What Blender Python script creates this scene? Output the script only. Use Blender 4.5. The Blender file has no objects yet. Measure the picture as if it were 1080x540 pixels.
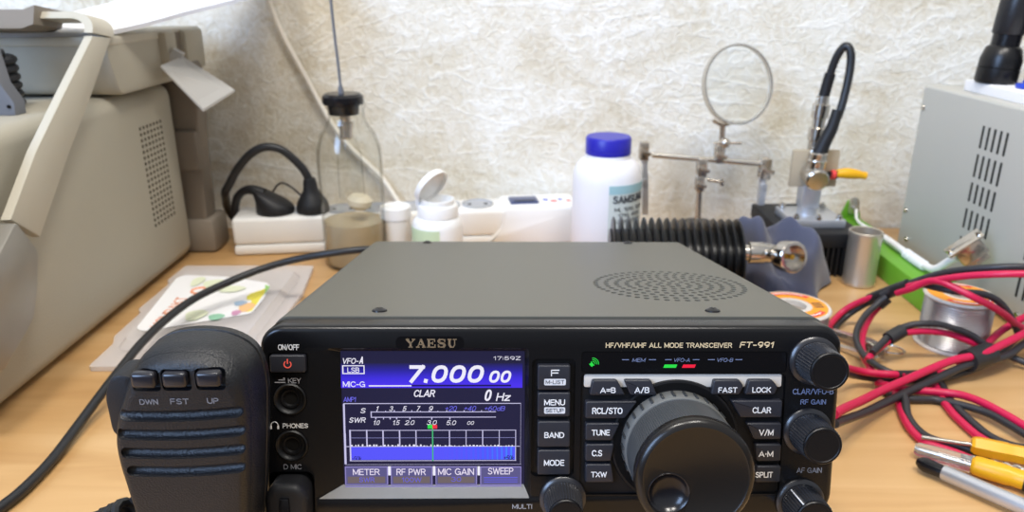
import bpy, bmesh, math, random
from mathutils import Vector, Matrix, Euler
random.seed(7)
C = bpy.context.scene
COL = C.collection
R = math.radians

# ------------------------------------------------------------------ camera, world, lights, exposure
CAM_H = 0.2545
cam = bpy.data.objects.new('camera', bpy.data.cameras.new('camera'))
COL.objects.link(cam)
cam.location = (0, 0, CAM_H)
cam.rotation_euler = (R(90 - 19.5), 0, 0)
cam.data.sensor_width = 36.0
cam.data.lens = 36.0 * 800 / 1080
cam.data.clip_start = 0.01
cam.data.dof.use_dof = True
cam.data.dof.focus_distance = 0.297
cam.data.dof.aperture_fstop = 14.5
C.camera = cam

world = bpy.data.worlds.new('world')
C.world = world
world.use_nodes = True
wn = world.node_tree
_tc = wn.nodes.new('ShaderNodeTexCoord')
_sp = wn.nodes.new('ShaderNodeSeparateXYZ')
_rp = wn.nodes.new('ShaderNodeValToRGB')
_mr = wn.nodes.new('ShaderNodeMapRange')
_mr.inputs['From Min'].default_value = -1.0
wn.links.new(_tc.outputs['Generated'], _sp.inputs[0])
wn.links.new(_sp.outputs['Z'], _mr.inputs['Value'])
wn.links.new(_mr.outputs[0], _rp.inputs[0])
for e, (p, c) in zip([_rp.color_ramp.elements[0], _rp.color_ramp.elements[1], _rp.color_ramp.elements.new(.5), _rp.color_ramp.elements.new(.58)],
                     [(0.0, (0.10, 0.09, 0.08, 1)), (1.0, (0.95, 0.96, 0.98, 1)), (0.47, (0.16, 0.15, 0.15, 1)), (0.66, (0.80, 0.84, 0.90, 1))]):
    e.position = p
    e.color = c
# a room seen all round: dark below the desk line, pale walls and ceiling above
wn.links.new(_rp.outputs[0], wn.nodes['Background'].inputs[0])
wn.nodes['Background'].inputs[1].default_value = 0.62


def area(name, loc, target, sx, sy, power, col):
    l = bpy.data.lights.new(name, 'AREA')
    l.shape = 'RECTANGLE'
    l.size, l.size_y, l.energy, l.color = sx, sy, power, col
    o = bpy.data.objects.new(name, l)
    COL.objects.link(o)
    o.location = loc
    o.rotation_euler = (Vector(target) - Vector(loc)).to_track_quat('-Z', 'Y').to_euler()
    return o


area('ceiling_lamp_a', (-0.24, -0.05, 1.40), (-0.10, 0.50, 0), 0.30, 0.18, 9.5, (1.0, 0.95, 0.88))
area('ceiling_lamp_b', (0.32, -0.02, 1.40), (0.20, 0.50, 0), 0.30, 0.18, 9.5, (1.0, 0.95, 0.88))
area('room_window', (-1.5, -1.2, 1.1), (0, 0.5, 0.1), 1.0, 1.2, 55, (0.42, 0.62, 1.0))

C.view_settings.view_transform = 'Standard'
C.view_settings.look = 'None'
C.view_settings.gamma = 1.0
C.view_settings.use_curve_mapping = False
C.view_settings.exposure = 0.0


# ------------------------------------------------------------------ materials
def lin(c):
    c = c / 255.0
    return c / 12.92 if c <= 0.04045 else ((c + 0.055) / 1.055) ** 2.4


def rgb(r, g, b):
    return (lin(r), lin(g), lin(b), 1)


def mat(name, col, rough=0.5, metal=0.0, bump=0.0, scale=200.0, var=0.0, spec=0.5, coat=0.0, emit=None, estr=0.0,
        trans=0.0, ior=1.45, alpha=1.0, sheen=0.0):
    m = bpy.data.materials.new(name)
    m.use_nodes = True
    nt = m.node_tree
    b = nt.nodes['Principled BSDF']
    b.inputs['Base Color'].default_value = col
    b.inputs['Roughness'].default_value = rough
    b.inputs['Metallic'].default_value = metal
    b.inputs['Specular IOR Level'].default_value = spec
    b.inputs['Coat Weight'].default_value = coat
    b.inputs['Transmission Weight'].default_value = trans
    b.inputs['IOR'].default_value = ior
    b.inputs['Alpha'].default_value = alpha
    b.inputs['Sheen Weight'].default_value = sheen
    if emit:
        b.inputs['Emission Color'].default_value = emit
        b.inputs['Emission Strength'].default_value = estr
    if bump or var:
        tc = nt.nodes.new('ShaderNodeTexCoord')
        n = nt.nodes.new('ShaderNodeTexNoise')
        n.inputs['Scale'].default_value = scale
        n.inputs['Detail'].default_value = 4
        nt.links.new(tc.outputs['Object'], n.inputs['Vector'])
        if bump:
            bp = nt.nodes.new('ShaderNodeBump')
            bp.inputs['Strength'].default_value = bump
            bp.inputs['Distance'].default_value = 0.001
            nt.links.new(n.outputs['Fac'], bp.inputs['Height'])
            nt.links.new(bp.outputs['Normal'], b.inputs['Normal'])
        if var:
            mx = nt.nodes.new('ShaderNodeMix')
            mx.data_type = 'RGBA'
            mx.inputs[6].default_value = tuple(c * (1 - var) for c in col[:3]) + (1,)
            mx.inputs[7].default_value = tuple(min(1, c * (1 + var)) for c in col[:3]) + (1,)
            nt.links.new(n.outputs['Fac'], mx.inputs[0])
            nt.links.new(mx.outputs[2], b.inputs['Base Color'])
    return m


def glow(name, col, s=1.0):
    m = bpy.data.materials.new(name)
    m.use_nodes = True
    nt = m.node_tree
    b = nt.nodes['Principled BSDF']
    b.inputs['Base Color'].default_value = (0.004, 0.004, 0.008, 1)
    b.inputs['Roughness'].default_value = 0.35
    b.inputs['Specular IOR Level'].default_value = 0.2
    b.inputs['Emission Color'].default_value = col
    b.inputs['Emission Strength'].default_value = s
    return m


def node(nt, t, **kw):
    n = nt.nodes.new(t)
    for k, v in kw.items():
        setattr(n, k, v)
    return n


def ramp(nt, fac, stops):
    r = nt.nodes.new('ShaderNodeValToRGB')
    while len(r.color_ramp.elements) < len(stops):
        r.color_ramp.elements.new(0.5)
    for e, (p, c) in zip(r.color_ramp.elements, stops):
        e.position = p
        e.color = c
    nt.links.new(fac, r.inputs['Fac'])
    return r.outputs['Color']


def wall_material():
    """Cream silk plaster: pale raised fibres over tan ground, diagonal trowel strokes, a few mica flecks."""
    m = bpy.data.materials.new('silk_plaster')
    m.use_nodes = True
    nt = m.node_tree
    L = nt.links.new
    b = nt.nodes['Principled BSDF']
    tc = node(nt, 'ShaderNodeTexCoord')
    mp = node(nt, 'ShaderNodeMapping')
    mp.inputs['Rotation'].default_value = (0, R(52), 0)
    mp.inputs['Scale'].default_value = (0.75, 1.0, 1.5)
    L(tc.outputs['Object'], mp.inputs['Vector'])
    a = node(nt, 'ShaderNodeTexNoise')
    a.inputs['Scale'].default_value = 9.0
    a.inputs['Detail'].default_value = 7
    a.inputs['Roughness'].default_value = 0.55
    a.inputs['Distortion'].default_value = 1.6
    L(mp.outputs['Vector'], a.inputs['Vector'])
    f = node(nt, 'ShaderNodeTexNoise')
    f.inputs['Scale'].default_value = 150.0
    f.inputs['Detail'].default_value = 5
    f.inputs['Distortion'].default_value = 1.2
    L(tc.outputs['Object'], f.inputs['Vector'])
    r1 = node(nt, 'ShaderNodeTexNoise')
    r1.inputs['Scale'].default_value = 5.0
    r1.inputs['Detail'].default_value = 3
    r1.inputs['Distortion'].default_value = 2.2
    L(mp.outputs['Vector'], r1.inputs['Vector'])
    sb = node(nt, 'ShaderNodeMath', operation='SUBTRACT')
    L(r1.outputs['Fac'], sb.inputs[0])
    sb.inputs[1].default_value = 0.5
    ab = node(nt, 'ShaderNodeMath', operation='ABSOLUTE')
    L(sb.outputs[0], ab.inputs[0])
    rd = node(nt, 'ShaderNodeMapRange')            # thin trowel ridges
    rd.inputs['From Min'].default_value = 0.0
    rd.inputs['From Max'].default_value = 0.022
    rd.inputs['To Min'].default_value = 0.11
    rd.inputs['To Max'].default_value = 0.0
    L(ab.outputs[0], rd.inputs['Value'])
    m0 = node(nt, 'ShaderNodeMath', operation='MULTIPLY_ADD')
    L(f.outputs['Fac'], m0.inputs[0])
    m0.inputs[1].default_value = 0.55
    aw = node(nt, 'ShaderNodeMath', operation='MULTIPLY_ADD')
    L(a.outputs['Fac'], aw.inputs[0])
    aw.inputs[1].default_value = 0.75
    aw.inputs[2].default_value = 0.05
    L(aw.outputs[0], m0.inputs[2])
    mx = node(nt, 'ShaderNodeMath', operation='ADD')
    L(m0.outputs[0], mx.inputs[0])
    L(rd.outputs[0], mx.inputs[1])
    col = ramp(nt, mx.outputs[0], [(0.46, rgb(204, 192, 166)), (0.60, rgb(220, 211, 191)), (0.72, rgb(230, 224, 209)), (0.86, rgb(242, 239, 230))])
    v = node(nt, 'ShaderNodeTexVoronoi')
    v.inputs['Scale'].default_value = 22.0
    L(tc.outputs['Object'], v.inputs['Vector'])
    lt = node(nt, 'ShaderNodeMath', operation='LESS_THAN')
    L(v.outputs['Distance'], lt.inputs[0])
    lt.inputs[1].default_value = 0.035
    cm = node(nt, 'ShaderNodeMix', data_type='RGBA')
    L(lt.outputs[0], cm.inputs[0])
    L(col, cm.inputs[6])
    cm.inputs[7].default_value = (1, 0.98, 0.92, 1)
    L(cm.outputs[2], b.inputs['Base Color'])
    b.inputs['Roughness'].default_value = 0.75
    bp = node(nt, 'ShaderNodeBump')
    bp.inputs['Strength'].default_value = 0.5
    bp.inputs['Distance'].default_value = 0.006
    L(mx.outputs[0], bp.inputs['Height'])
    L(bp.outputs['Normal'], b.inputs['Normal'])
    return m


def wood_material():
    m = bpy.data.materials.new('pale_wood')
    m.use_nodes = True
    nt = m.node_tree
    L = nt.links.new
    b = nt.nodes['Principled BSDF']
    tc = node(nt, 'ShaderNodeTexCoord')
    mp = node(nt, 'ShaderNodeMapping')
    mp.inputs['Scale'].default_value = (2.5, 22.0, 22.0)
    mp.inputs['Rotation'].default_value = (0, 0, R(-4))
    L(tc.outputs['Object'], mp.inputs['Vector'])
    n = node(nt, 'ShaderNodeTexNoise')
    n.inputs['Scale'].default_value = 2.2
    n.inputs['Detail'].default_value = 6
    n.inputs['Distortion'].default_value = 0.8
    L(mp.outputs['Vector'], n.inputs['Vector'])
    col = ramp(nt, n.outputs['Fac'], [(0.25, rgb(190, 146, 94)), (0.5, rgb(203, 161, 108)), (0.75, rgb(213, 174, 122))])
    L(col, b.inputs['Base Color'])
    b.inputs['Roughness'].default_value = 0.42
    return m


M = {}
M['wall'] = wall_material()
M['wood'] = wood_material()
M['floor'] = mat('grey_floor', rgb(120, 112, 104), 0.6)
M['beige'] = mat('beige_plastic', rgb(172, 166, 150), 0.55, bump=0.25, scale=900)
M['beige_light'] = mat('beige_light', rgb(188, 182, 166), 0.55)
M['taupe'] = mat('taupe_plastic', rgb(132, 122, 109), 0.6, bump=0.2, scale=800)
M['taupe_dark'] = mat('taupe_dark', rgb(118, 108, 96), 0.5)
M['pivot'] = mat('pivot_grey', rgb(150, 146, 138), 0.35, 0.5)
M['grey_light'] = mat('light_grey_plastic', rgb(180, 178, 174), 0.45)
M['grey_mid'] = mat('mid_grey', rgb(110, 112, 118), 0.45)
M['paper'] = mat('paper', rgb(240, 240, 242), 0.8)
M['hole'] = mat('dark_hole', rgb(20, 19, 18), 0.9, spec=0.1)
M['hole_warm'] = mat('vent_dark', rgb(62, 56, 48), 0.9, spec=0.1)
M['case'] = mat('case_paint', rgb(94, 92, 83), 0.42, 0.0, bump=0.05, scale=2500, spec=0.45)
M['panel'] = mat('panel_black', rgb(13, 13, 15), 0.25, spec=0.45, bump=0.02, scale=1500)
M['panel_gloss'] = mat('panel_gloss', rgb(9, 9, 12), 0.14, spec=0.5)
M['well'] = mat('key_well', rgb(15, 15, 17), 0.5, spec=0.3)
M['key'] = mat('key_black', rgb(38, 39, 46), 0.38, spec=0.5)
M['rubber'] = mat('rubber_black', rgb(26, 26, 29), 0.5, bump=0.15, scale=1500)
M['mic'] = mat('mic_plastic', rgb(15, 17, 22), 0.40, bump=0.35, scale=1500, spec=0.6)
M['mic_key'] = mat('mic_key', rgb(34, 34, 40), 0.22, spec=0.6)
M['knob'] = mat('knob_black', rgb(34, 34, 38), 0.28, spec=0.8)
M['knob_grip'] = mat('knob_grip', rgb(92, 92, 96), 0.26, 0.7, spec=0.8)
M['knob_face'] = mat('knob_face', rgb(14, 14, 17), 0.38, 0.2)
M['dial_grey'] = mat('dial_grey', rgb(118, 119, 117), 0.40, 0.25)
M['dial_knurl'] = mat('dial_knurl', rgb(82, 84, 86), 0.42, 0.3)
M['dial_face'] = mat('dial_face', rgb(24, 21, 19), 0.26, spec=0.5)
M['notch'] = mat('notch_dark', rgb(52, 54, 56), 0.4)
M['jack'] = mat('jack_black', rgb(13, 13, 15), 0.42, spec=0.35)
M['silver_bar'] = mat('silver_bar', rgb(214, 208, 200), 0.35, 0.25)
M['lip'] = mat('bezel_lip', rgb(178, 175, 170), 0.35, 0.0)
M['ink_white'] = mat('ink_white', rgb(232, 232, 232), 0.6)
M['ink_grey'] = mat('ink_grey', rgb(150, 150, 155), 0.6)
M['ink_gold'] = mat('ink_gold', rgb(222, 200, 160), 0.5)
M['ink_blue'] = mat('ink_blue', rgb(118, 130, 165), 0.6)
M['gold'] = mat('gold_badge', rgb(225, 200, 165), 0.28, 0.9)
M['key_label'] = mat('key_label', rgb(205, 206, 210), 0.5)
M['power_red'] = glow('power_red', rgb(240, 92, 76), 0.9)
M['led_green'] = glow('led_green', rgb(40, 225, 70), 1.0)
M['led_red'] = glow('led_red', rgb(245, 30, 60), 1.0)
M['chrome'] = mat('chrome', rgb(205, 200, 192), 0.16, 1.0)
M['nickel'] = mat('nickel', rgb(206, 196, 182), 0.22, 0.9)
M['steel'] = mat('steel', rgb(206, 200, 190), 0.24, 0.85)
M['brushed'] = mat('brushed_can', rgb(212, 202, 186), 0.34, 0.8, bump=0.1, scale=400)
M['alu'] = mat('aluminium', rgb(200, 202, 206), 0.36, 0.7)
M['brass'] = mat('brass', rgb(215, 170, 70), 0.25, 1.0)
M['black_metal'] = mat('black_anodised', rgb(20, 20, 22), 0.33, 0.2, spec=0.6)
M['black_matt'] = mat('black_matt', rgb(24, 24, 26), 0.6)
M['black_gloss'] = mat('black_gloss', rgb(18, 18, 22), 0.22)
M['cable'] = mat('cable_black', rgb(36, 37, 40), 0.38)
M['wire_red'] = mat('wire_red', rgb(200, 26, 74), 0.36)
M['wire_black'] = mat('wire_black', rgb(48, 47, 50), 0.4)
M['tape'] = mat('tape_black', rgb(34, 34, 37), 0.35, bump=0.35, scale=160)
M['shrink'] = mat('heat_shrink', rgb(40, 40, 42), 0.5)
M['white'] = mat('white_plastic', rgb(236, 235, 232), 0.4)
M['white_warm'] = mat('white_warm', rgb(226, 222, 214), 0.45)
M['milk'] = mat('white_bottle', rgb(236, 234, 236), 0.35, spec=0.5)
M['blue_cap'] = mat('blue_cap', rgb(40, 38, 168), 0.35)
M['blue_clip'] = mat('blue_clip', rgb(40, 70, 190), 0.4)
M['label_paper'] = mat('label_paper', rgb(206, 212, 206), 0.55)
M['label_teal'] = mat('label_teal', rgb(160, 196, 202), 0.55)
M['ink_dark'] = mat('ink_dark', rgb(54, 58, 66), 0.6)
M['ink_soft'] = mat('ink_soft', rgb(120, 126, 130), 0.6)
M['pale_green'] = mat('pale_green_label', rgb(196, 214, 176), 0.5)
M['grey_socket'] = mat('grey_socket', rgb(176, 178, 182), 0.45)
M['display_blue'] = mat('display_blue', rgb(70, 80, 118), 0.3)
M['cloth'] = mat('blue_grey_cloth', rgb(76, 79, 97), 0.95, bump=0.3, scale=900, sheen=0.3)
M['green'] = mat('green_plastic', rgb(104, 164, 44), 0.42)
M['psu'] = mat('grey_enamel', rgb(190, 188, 179), 0.42, bump=0.06, scale=700)
M['slot'] = mat('slot_dark', rgb(52, 52, 48), 0.9, spec=0.1)
M['foam'] = mat('white_foam', rgb(238, 236, 236), 0.9, bump=0.4, scale=500)
M['yellow'] = mat('yellow_handle', rgb(230, 170, 24), 0.38)
M['orange'] = mat('orange_label', rgb(244, 160, 44), 0.5)
M['red_print'] = mat('red_print', rgb(226, 70, 66), 0.5)
M['solder'] = mat('solder_wire', rgb(200, 196, 192), 0.34, 0.85)
M['spool_white'] = mat('spool_plastic', rgb(214, 208, 200), 0.35)
M['spool_grey'] = mat('spool_hub', rgb(150, 140, 130), 0.5)
M['tan_board'] = mat('tan_board', rgb(176, 162, 138), 0.5)
M['clear_tip'] = mat('clear_sleeve', rgb(235, 235, 235), 0.08, trans=0.85, ior=1.3)


def glass(name, col, ior=1.45, rough=0.0):
    """Thin-walled clear glass: refracts for the eye, lets shadow light through by its colour."""
    m = bpy.data.materials.new(name)
    m.use_nodes = True
    nt = m.node_tree
    b = nt.nodes['Principled BSDF']
    b.inputs['Base Color'].default_value = col
    b.inputs['Roughness'].default_value = rough
    b.inputs['Transmission Weight'].default_value = 1.0
    b.inputs['IOR'].default_value = ior
    return m


def film(name, col, fac, rough=0.2):
    m = bpy.data.materials.new(name)
    m.use_nodes = True
    nt = m.node_tree
    b = nt.nodes['Principled BSDF']
    b.inputs['Base Color'].default_value = col
    b.inputs['Roughness'].default_value = rough
    t = nt.nodes.new('ShaderNodeBsdfTransparent')
    mx = nt.nodes.new('ShaderNodeMixShader')
    mx.inputs[0].default_value = fac
    nt.links.new(t.outputs[0], mx.inputs[1])
    nt.links.new(b.outputs[0], mx.inputs[2])
    nt.links.new(mx.outputs[0], nt.nodes['Material Output'].inputs['Surface'])
    return m


def clear_wall(name, face, edge):
    """Clear glass wall: a pane that tints more where it is seen edge-on and mirrors by its Fresnel share."""
    m = bpy.data.materials.new(name)
    m.use_nodes = True
    nt = m.node_tree
    nt.nodes.remove(nt.nodes['Principled BSDF'])
    lw = node(nt, 'ShaderNodeLayerWeight')
    lw.inputs['Blend'].default_value = 0.35
    tr = node(nt, 'ShaderNodeBsdfTransparent')
    gl = node(nt, 'ShaderNodeBsdfGlossy')
    gl.inputs['Roughness'].default_value = 0.03
    nt.links.new(ramp(nt, lw.outputs['Facing'], [(0.5, face), (1.0, edge)]), tr.inputs['Color'])
    fr = ramp(nt, lw.outputs['Facing'], [(0.45, (0.03, 0.03, 0.03, 1)), (1.0, (0.30, 0.30, 0.30, 1))])
    mx = node(nt, 'ShaderNodeMixShader')
    nt.links.new(fr, mx.inputs[0])
    nt.links.new(tr.outputs[0], mx.inputs[1])
    nt.links.new(gl.outputs[0], mx.inputs[2])
    nt.links.new(mx.outputs[0], nt.nodes['Material Output'].inputs['Surface'])
    return m


M['glass'] = clear_wall('bottle_glass', (0.975, 0.975, 0.965, 1), (0.48, 0.46, 0.41, 1))
M['lens'] = glass('lens_glass', (0.97, 0.98, 0.97, 1), 1.46)
M['liquid'] = film('amber_liquid', rgb(206, 190, 158), 0.70, 0.1)
M['clamshell'] = film('clear_packaging', rgb(236, 230, 228), 0.55, 0.18)


# ------------------------------------------------------------------ geometry helpers
def catmull(pts, n=6):
    P = [Vector(p) for p in pts]
    if len(P) < 3:
        return P
    P = [P[0] * 2 - P[1]] + P + [P[-1] * 2 - P[-2]]
    out = []
    for i in range(1, len(P) - 2):
        a, b, c, d = P[i - 1], P[i], P[i + 1], P[i + 2]
        for k in range(n):
            t = k / n
            out.append(0.5 * ((2 * b) + (c - a) * t + (2 * a - 5 * b + 4 * c - d) * t * t + (3 * b - a - 3 * c + d) * t ** 3))
    out.append(P[-2])
    return out


def frame(axis):
    z = Vector(axis).normalized()
    x = z.orthogonal().normalized()
    y = z.cross(x)
    return Matrix((x, y, z)).transposed().to_4x4()


class MB:
    """Collects shapes into one mesh."""

    def __init__(self):
        self.bm = bmesh.new()

    def add(self, b, mtx=None):
        if mtx is not None:
            bmesh.ops.transform(b, matrix=mtx, verts=b.verts)
        me = bpy.data.meshes.new('tmp')
        b.to_mesh(me)
        b.free()
        self.bm.from_mesh(me)
        bpy.data.meshes.remove(me)
        return self

    def box(self, c, s, bev=0.0, rot=None, seg=2):
        b = bmesh.new()
        bmesh.ops.create_cube(b, size=1.0)
        bmesh.ops.scale(b, vec=s, verts=b.verts)
        if bev:
            bmesh.ops.bevel(b, geom=b.edges[:], offset=bev, segments=seg, affect='EDGES', profile=0.5)
        m = Matrix.Translation(c)
        if rot is not None:
            m = m @ rot.to_4x4()
        return self.add(b, m)

    def box2(self, lo, hi, bev=0.0, seg=2):
        lo, hi = Vector(lo), Vector(hi)
        return self.box((lo + hi) / 2, hi - lo, bev, None, seg)

    def lathe(self, prof, origin=(0, 0, 0), axis=(0, 0, 1), seg=32, close=True):
        """prof: (radius, height) pairs along the axis."""
        b = bmesh.new()
        rings = []
        for r, h in prof:
            if r < 1e-7:
                rings.append([b.verts.new((0, 0, h))])
            else:
                rings.append([b.verts.new((r * math.cos(2 * math.pi * k / seg), r * math.sin(2 * math.pi * k / seg), h)) for k in range(seg)])
        for A, B in zip(rings, rings[1:]):
            for k in range(seg):
                k2 = (k + 1) % seg
                if len(A) == 1 and len(B) == 1:
                    continue
                if len(A) == 1:
                    b.faces.new((A[0], B[k2], B[k]))
                elif len(B) == 1:
                    b.faces.new((A[k], A[k2], B[0]))
                else:
                    b.faces.new((A[k], A[k2], B[k2], B[k]))
        if close:
            if len(rings[0]) > 1:
                b.faces.new(list(reversed(rings[0])))
            if len(rings[-1]) > 1:
                b.faces.new(rings[-1])
        bmesh.ops.recalc_face_normals(b, faces=b.faces)
        return self.add(b, Matrix.Translation(origin) @ frame(axis))

    def cyl(self, p0, p1, r, r1=None, seg=24, bev=0.0):
        p0, p1 = Vector(p0), Vector(p1)
        h = (p1 - p0).length
        r1 = r if r1 is None else r1
        if bev:
            prof = [(r - bev, 0), (r, bev), (r1, h - bev), (r1 - bev, h)]
        else:
            prof = [(r, 0), (r1, h)]
        return self.lathe(prof, p0, p1 - p0, seg)

    def tube(self, pts, r, seg=10, smooth=6, radii=None):
        P = catmull(pts, smooth) if smooth else [Vector(p) for p in pts]
        b = bmesh.new()
        rings = []
        n = None
        for i, p in enumerate(P):
            t = (P[min(i + 1, len(P) - 1)] - P[max(i - 1, 0)]).normalized()
            if n is None:
                n = t.orthogonal().normalized()
            else:
                n = (n - t * n.dot(t)).normalized()
            bn = t.cross(n)
            rr = r if radii is None else radii(i / (len(P) - 1))
            rings.append([b.verts.new(p + n * (rr * math.cos(2 * math.pi * k / seg)) + bn * (rr * math.sin(2 * math.pi * k / seg))) for k in range(seg)])
        for A, B in zip(rings, rings[1:]):
            for k in range(seg):
                b.faces.new((A[k], A[(k + 1) % seg], B[(k + 1) % seg], B[k]))
        b.faces.new(list(reversed(rings[0])))
        b.faces.new(rings[-1])
        bmesh.ops.recalc_face_normals(b, faces=b.faces)
        return self.add(b)

    def prism(self, poly, h, mtx=None, bev=0.0, top=None, seg=2):
        """poly in local XY, extruded from 0 to h along Z (top: other outline at h)."""
        b = bmesh.new()
        A = [b.verts.new((x, y, 0)) for x, y in poly]
        B = [b.verts.new((x, y, h)) for x, y in (top or poly)]
        n = len(A)
        b.faces.new(list(reversed(A)))
        ft = b.faces.new(B)
        for k in range(n):
            b.faces.new((A[k], A[(k + 1) % n], B[(k + 1) % n], B[k]))
        bmesh.ops.recalc_face_normals(b, faces=b.faces)
        if bev:
            es = [e for e in b.edges if e.verts[0] in B and e.verts[1] in B]
            bmesh.ops.bevel(b, geom=es, offset=bev, segments=seg, affect='EDGES', profile=0.5)
        return self.add(b, mtx)

    def loft(self, sections, cap=True):
        """sections: equal-length lists of points."""
        b = bmesh.new()
        rings = [[b.verts.new(p) for p in s] for s in sections]
        n = len(rings[0])
        for A, B in zip(rings, rings[1:]):
            for k in range(n):
                b.faces.new((A[k], A[(k + 1) % n], B[(k + 1) % n], B[k]))
        if cap:
            b.faces.new(list(reversed(rings[0])))
            b.faces.new(rings[-1])
        bmesh.ops.recalc_face_normals(b, faces=b.faces)
        return self.add(b)

    def torus(self, c, axis, r, t, seg=40, tseg=10):
        prof = [(r + t * math.cos(2 * math.pi * k / tseg), t * math.sin(2 * math.pi * k / tseg)) for k in range(tseg + 1)]
        return self.lathe(prof, c, axis, seg, close=False)

    def sphere(self, c, r, sc=(1, 1, 1), seg=20):
        b = bmesh.new()
        bmesh.ops.create_uvsphere(b, u_segments=seg, v_segments=seg // 2, radius=r)
        return self.add(b, Matrix.Translation(c) @ Matrix.Diagonal((*sc, 1)))

    def grid(self, f, nu, nv, thick=0.0):
        b = bmesh.new()
        V = [[b.verts.new(f(i / nu, j / nv)) for j in range(nv + 1)] for i in range(nu + 1)]
        for i in range(nu):
            for j in range(nv):
                b.faces.new((V[i][j], V[i + 1][j], V[i + 1][j + 1], V[i][j + 1]))
        bmesh.ops.recalc_face_normals(b, faces=b.faces)
        if thick:
            bmesh.ops.solidify(b, geom=b.faces[:], thickness=thick)
        return self.add(b)

    def mesh(self, name, mtx=None, merge=True, sharp=38):
        if merge:
            bmesh.ops.remove_doubles(self.bm, verts=self.bm.verts, dist=1e-6)
        if mtx is not None:
            bmesh.ops.transform(self.bm, matrix=mtx, verts=self.bm.verts)
        me = bpy.data.meshes.new(name)
        self.bm.to_mesh(me)
        self.bm.free()
        me.shade_smooth()
        me.set_sharp_from_angle(angle=R(sharp))
        return me


def obj(name, mb, m, parent=None, mtx=None, sharp=38, label=None):
    me = mb if isinstance(mb, bpy.types.Mesh) else mb.mesh(name, mtx, sharp=sharp)
    me.materials.clear()
    me.materials.append(M[m] if isinstance(m, str) else m)
    o = bpy.data.objects.new(name, me)
    COL.objects.link(o)
    if parent is not None:
        o.parent = parent
    if label:
        o['label'] = label
    return o


def tag(o, label, cat, group=None):
    o['label'] = label
    o['category'] = cat
    if group:
        o['group'] = group
    return o


def thing(name, label, cat, loc=(0, 0, 0), rot=(0, 0, 0), group=None):
    o = bpy.data.objects.new(name, None)
    o.empty_display_size = 0.02
    COL.objects.link(o)
    o.location = loc
    o.rotation_euler = rot
    return tag(o, label, cat, group)


def struct(name, mb, m):
    o = obj(name, mb, m)
    o['kind'] = 'structure'
    return o


def cut(mb, cutter, name='cut'):
    """Boolean difference, returned as a new MB."""
    a = bpy.data.objects.new('a', mb.mesh('a'))
    c = bpy.data.objects.new('c', cutter.mesh('c'))
    COL.objects.link(a)
    COL.objects.link(c)
    md = a.modifiers.new('b', 'BOOLEAN')
    md.operation = 'DIFFERENCE'
    md.solver = 'EXACT'
    md.use_self = True
    md.object = c
    dg = bpy.context.evaluated_depsgraph_get()
    me = bpy.data.meshes.new_from_object(a.evaluated_get(dg))
    out = MB()
    out.bm.from_mesh(me)
    bpy.data.objects.remove(a)
    bpy.data.objects.remove(c)
    return out


def arc(cx, cy, rx, ry, a0, a1, n=8):
    return [(cx + rx * math.cos(R(a0 + (a1 - a0) * k / n)), cy + ry * math.sin(R(a0 + (a1 - a0) * k / n))) for k in range(n + 1)]


def ell(cx, cy, rx, ry, n=16):
    """Slightly squarish oval."""
    out = []
    for k in range(n):
        c, s = math.cos(2 * math.pi * k / n), math.sin(2 * math.pi * k / n)
        out.append((cx + rx * math.copysign(abs(c) ** 0.85, c), cy + ry * math.copysign(abs(s) ** 0.85, s)))
    return out + [out[0]]


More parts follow.
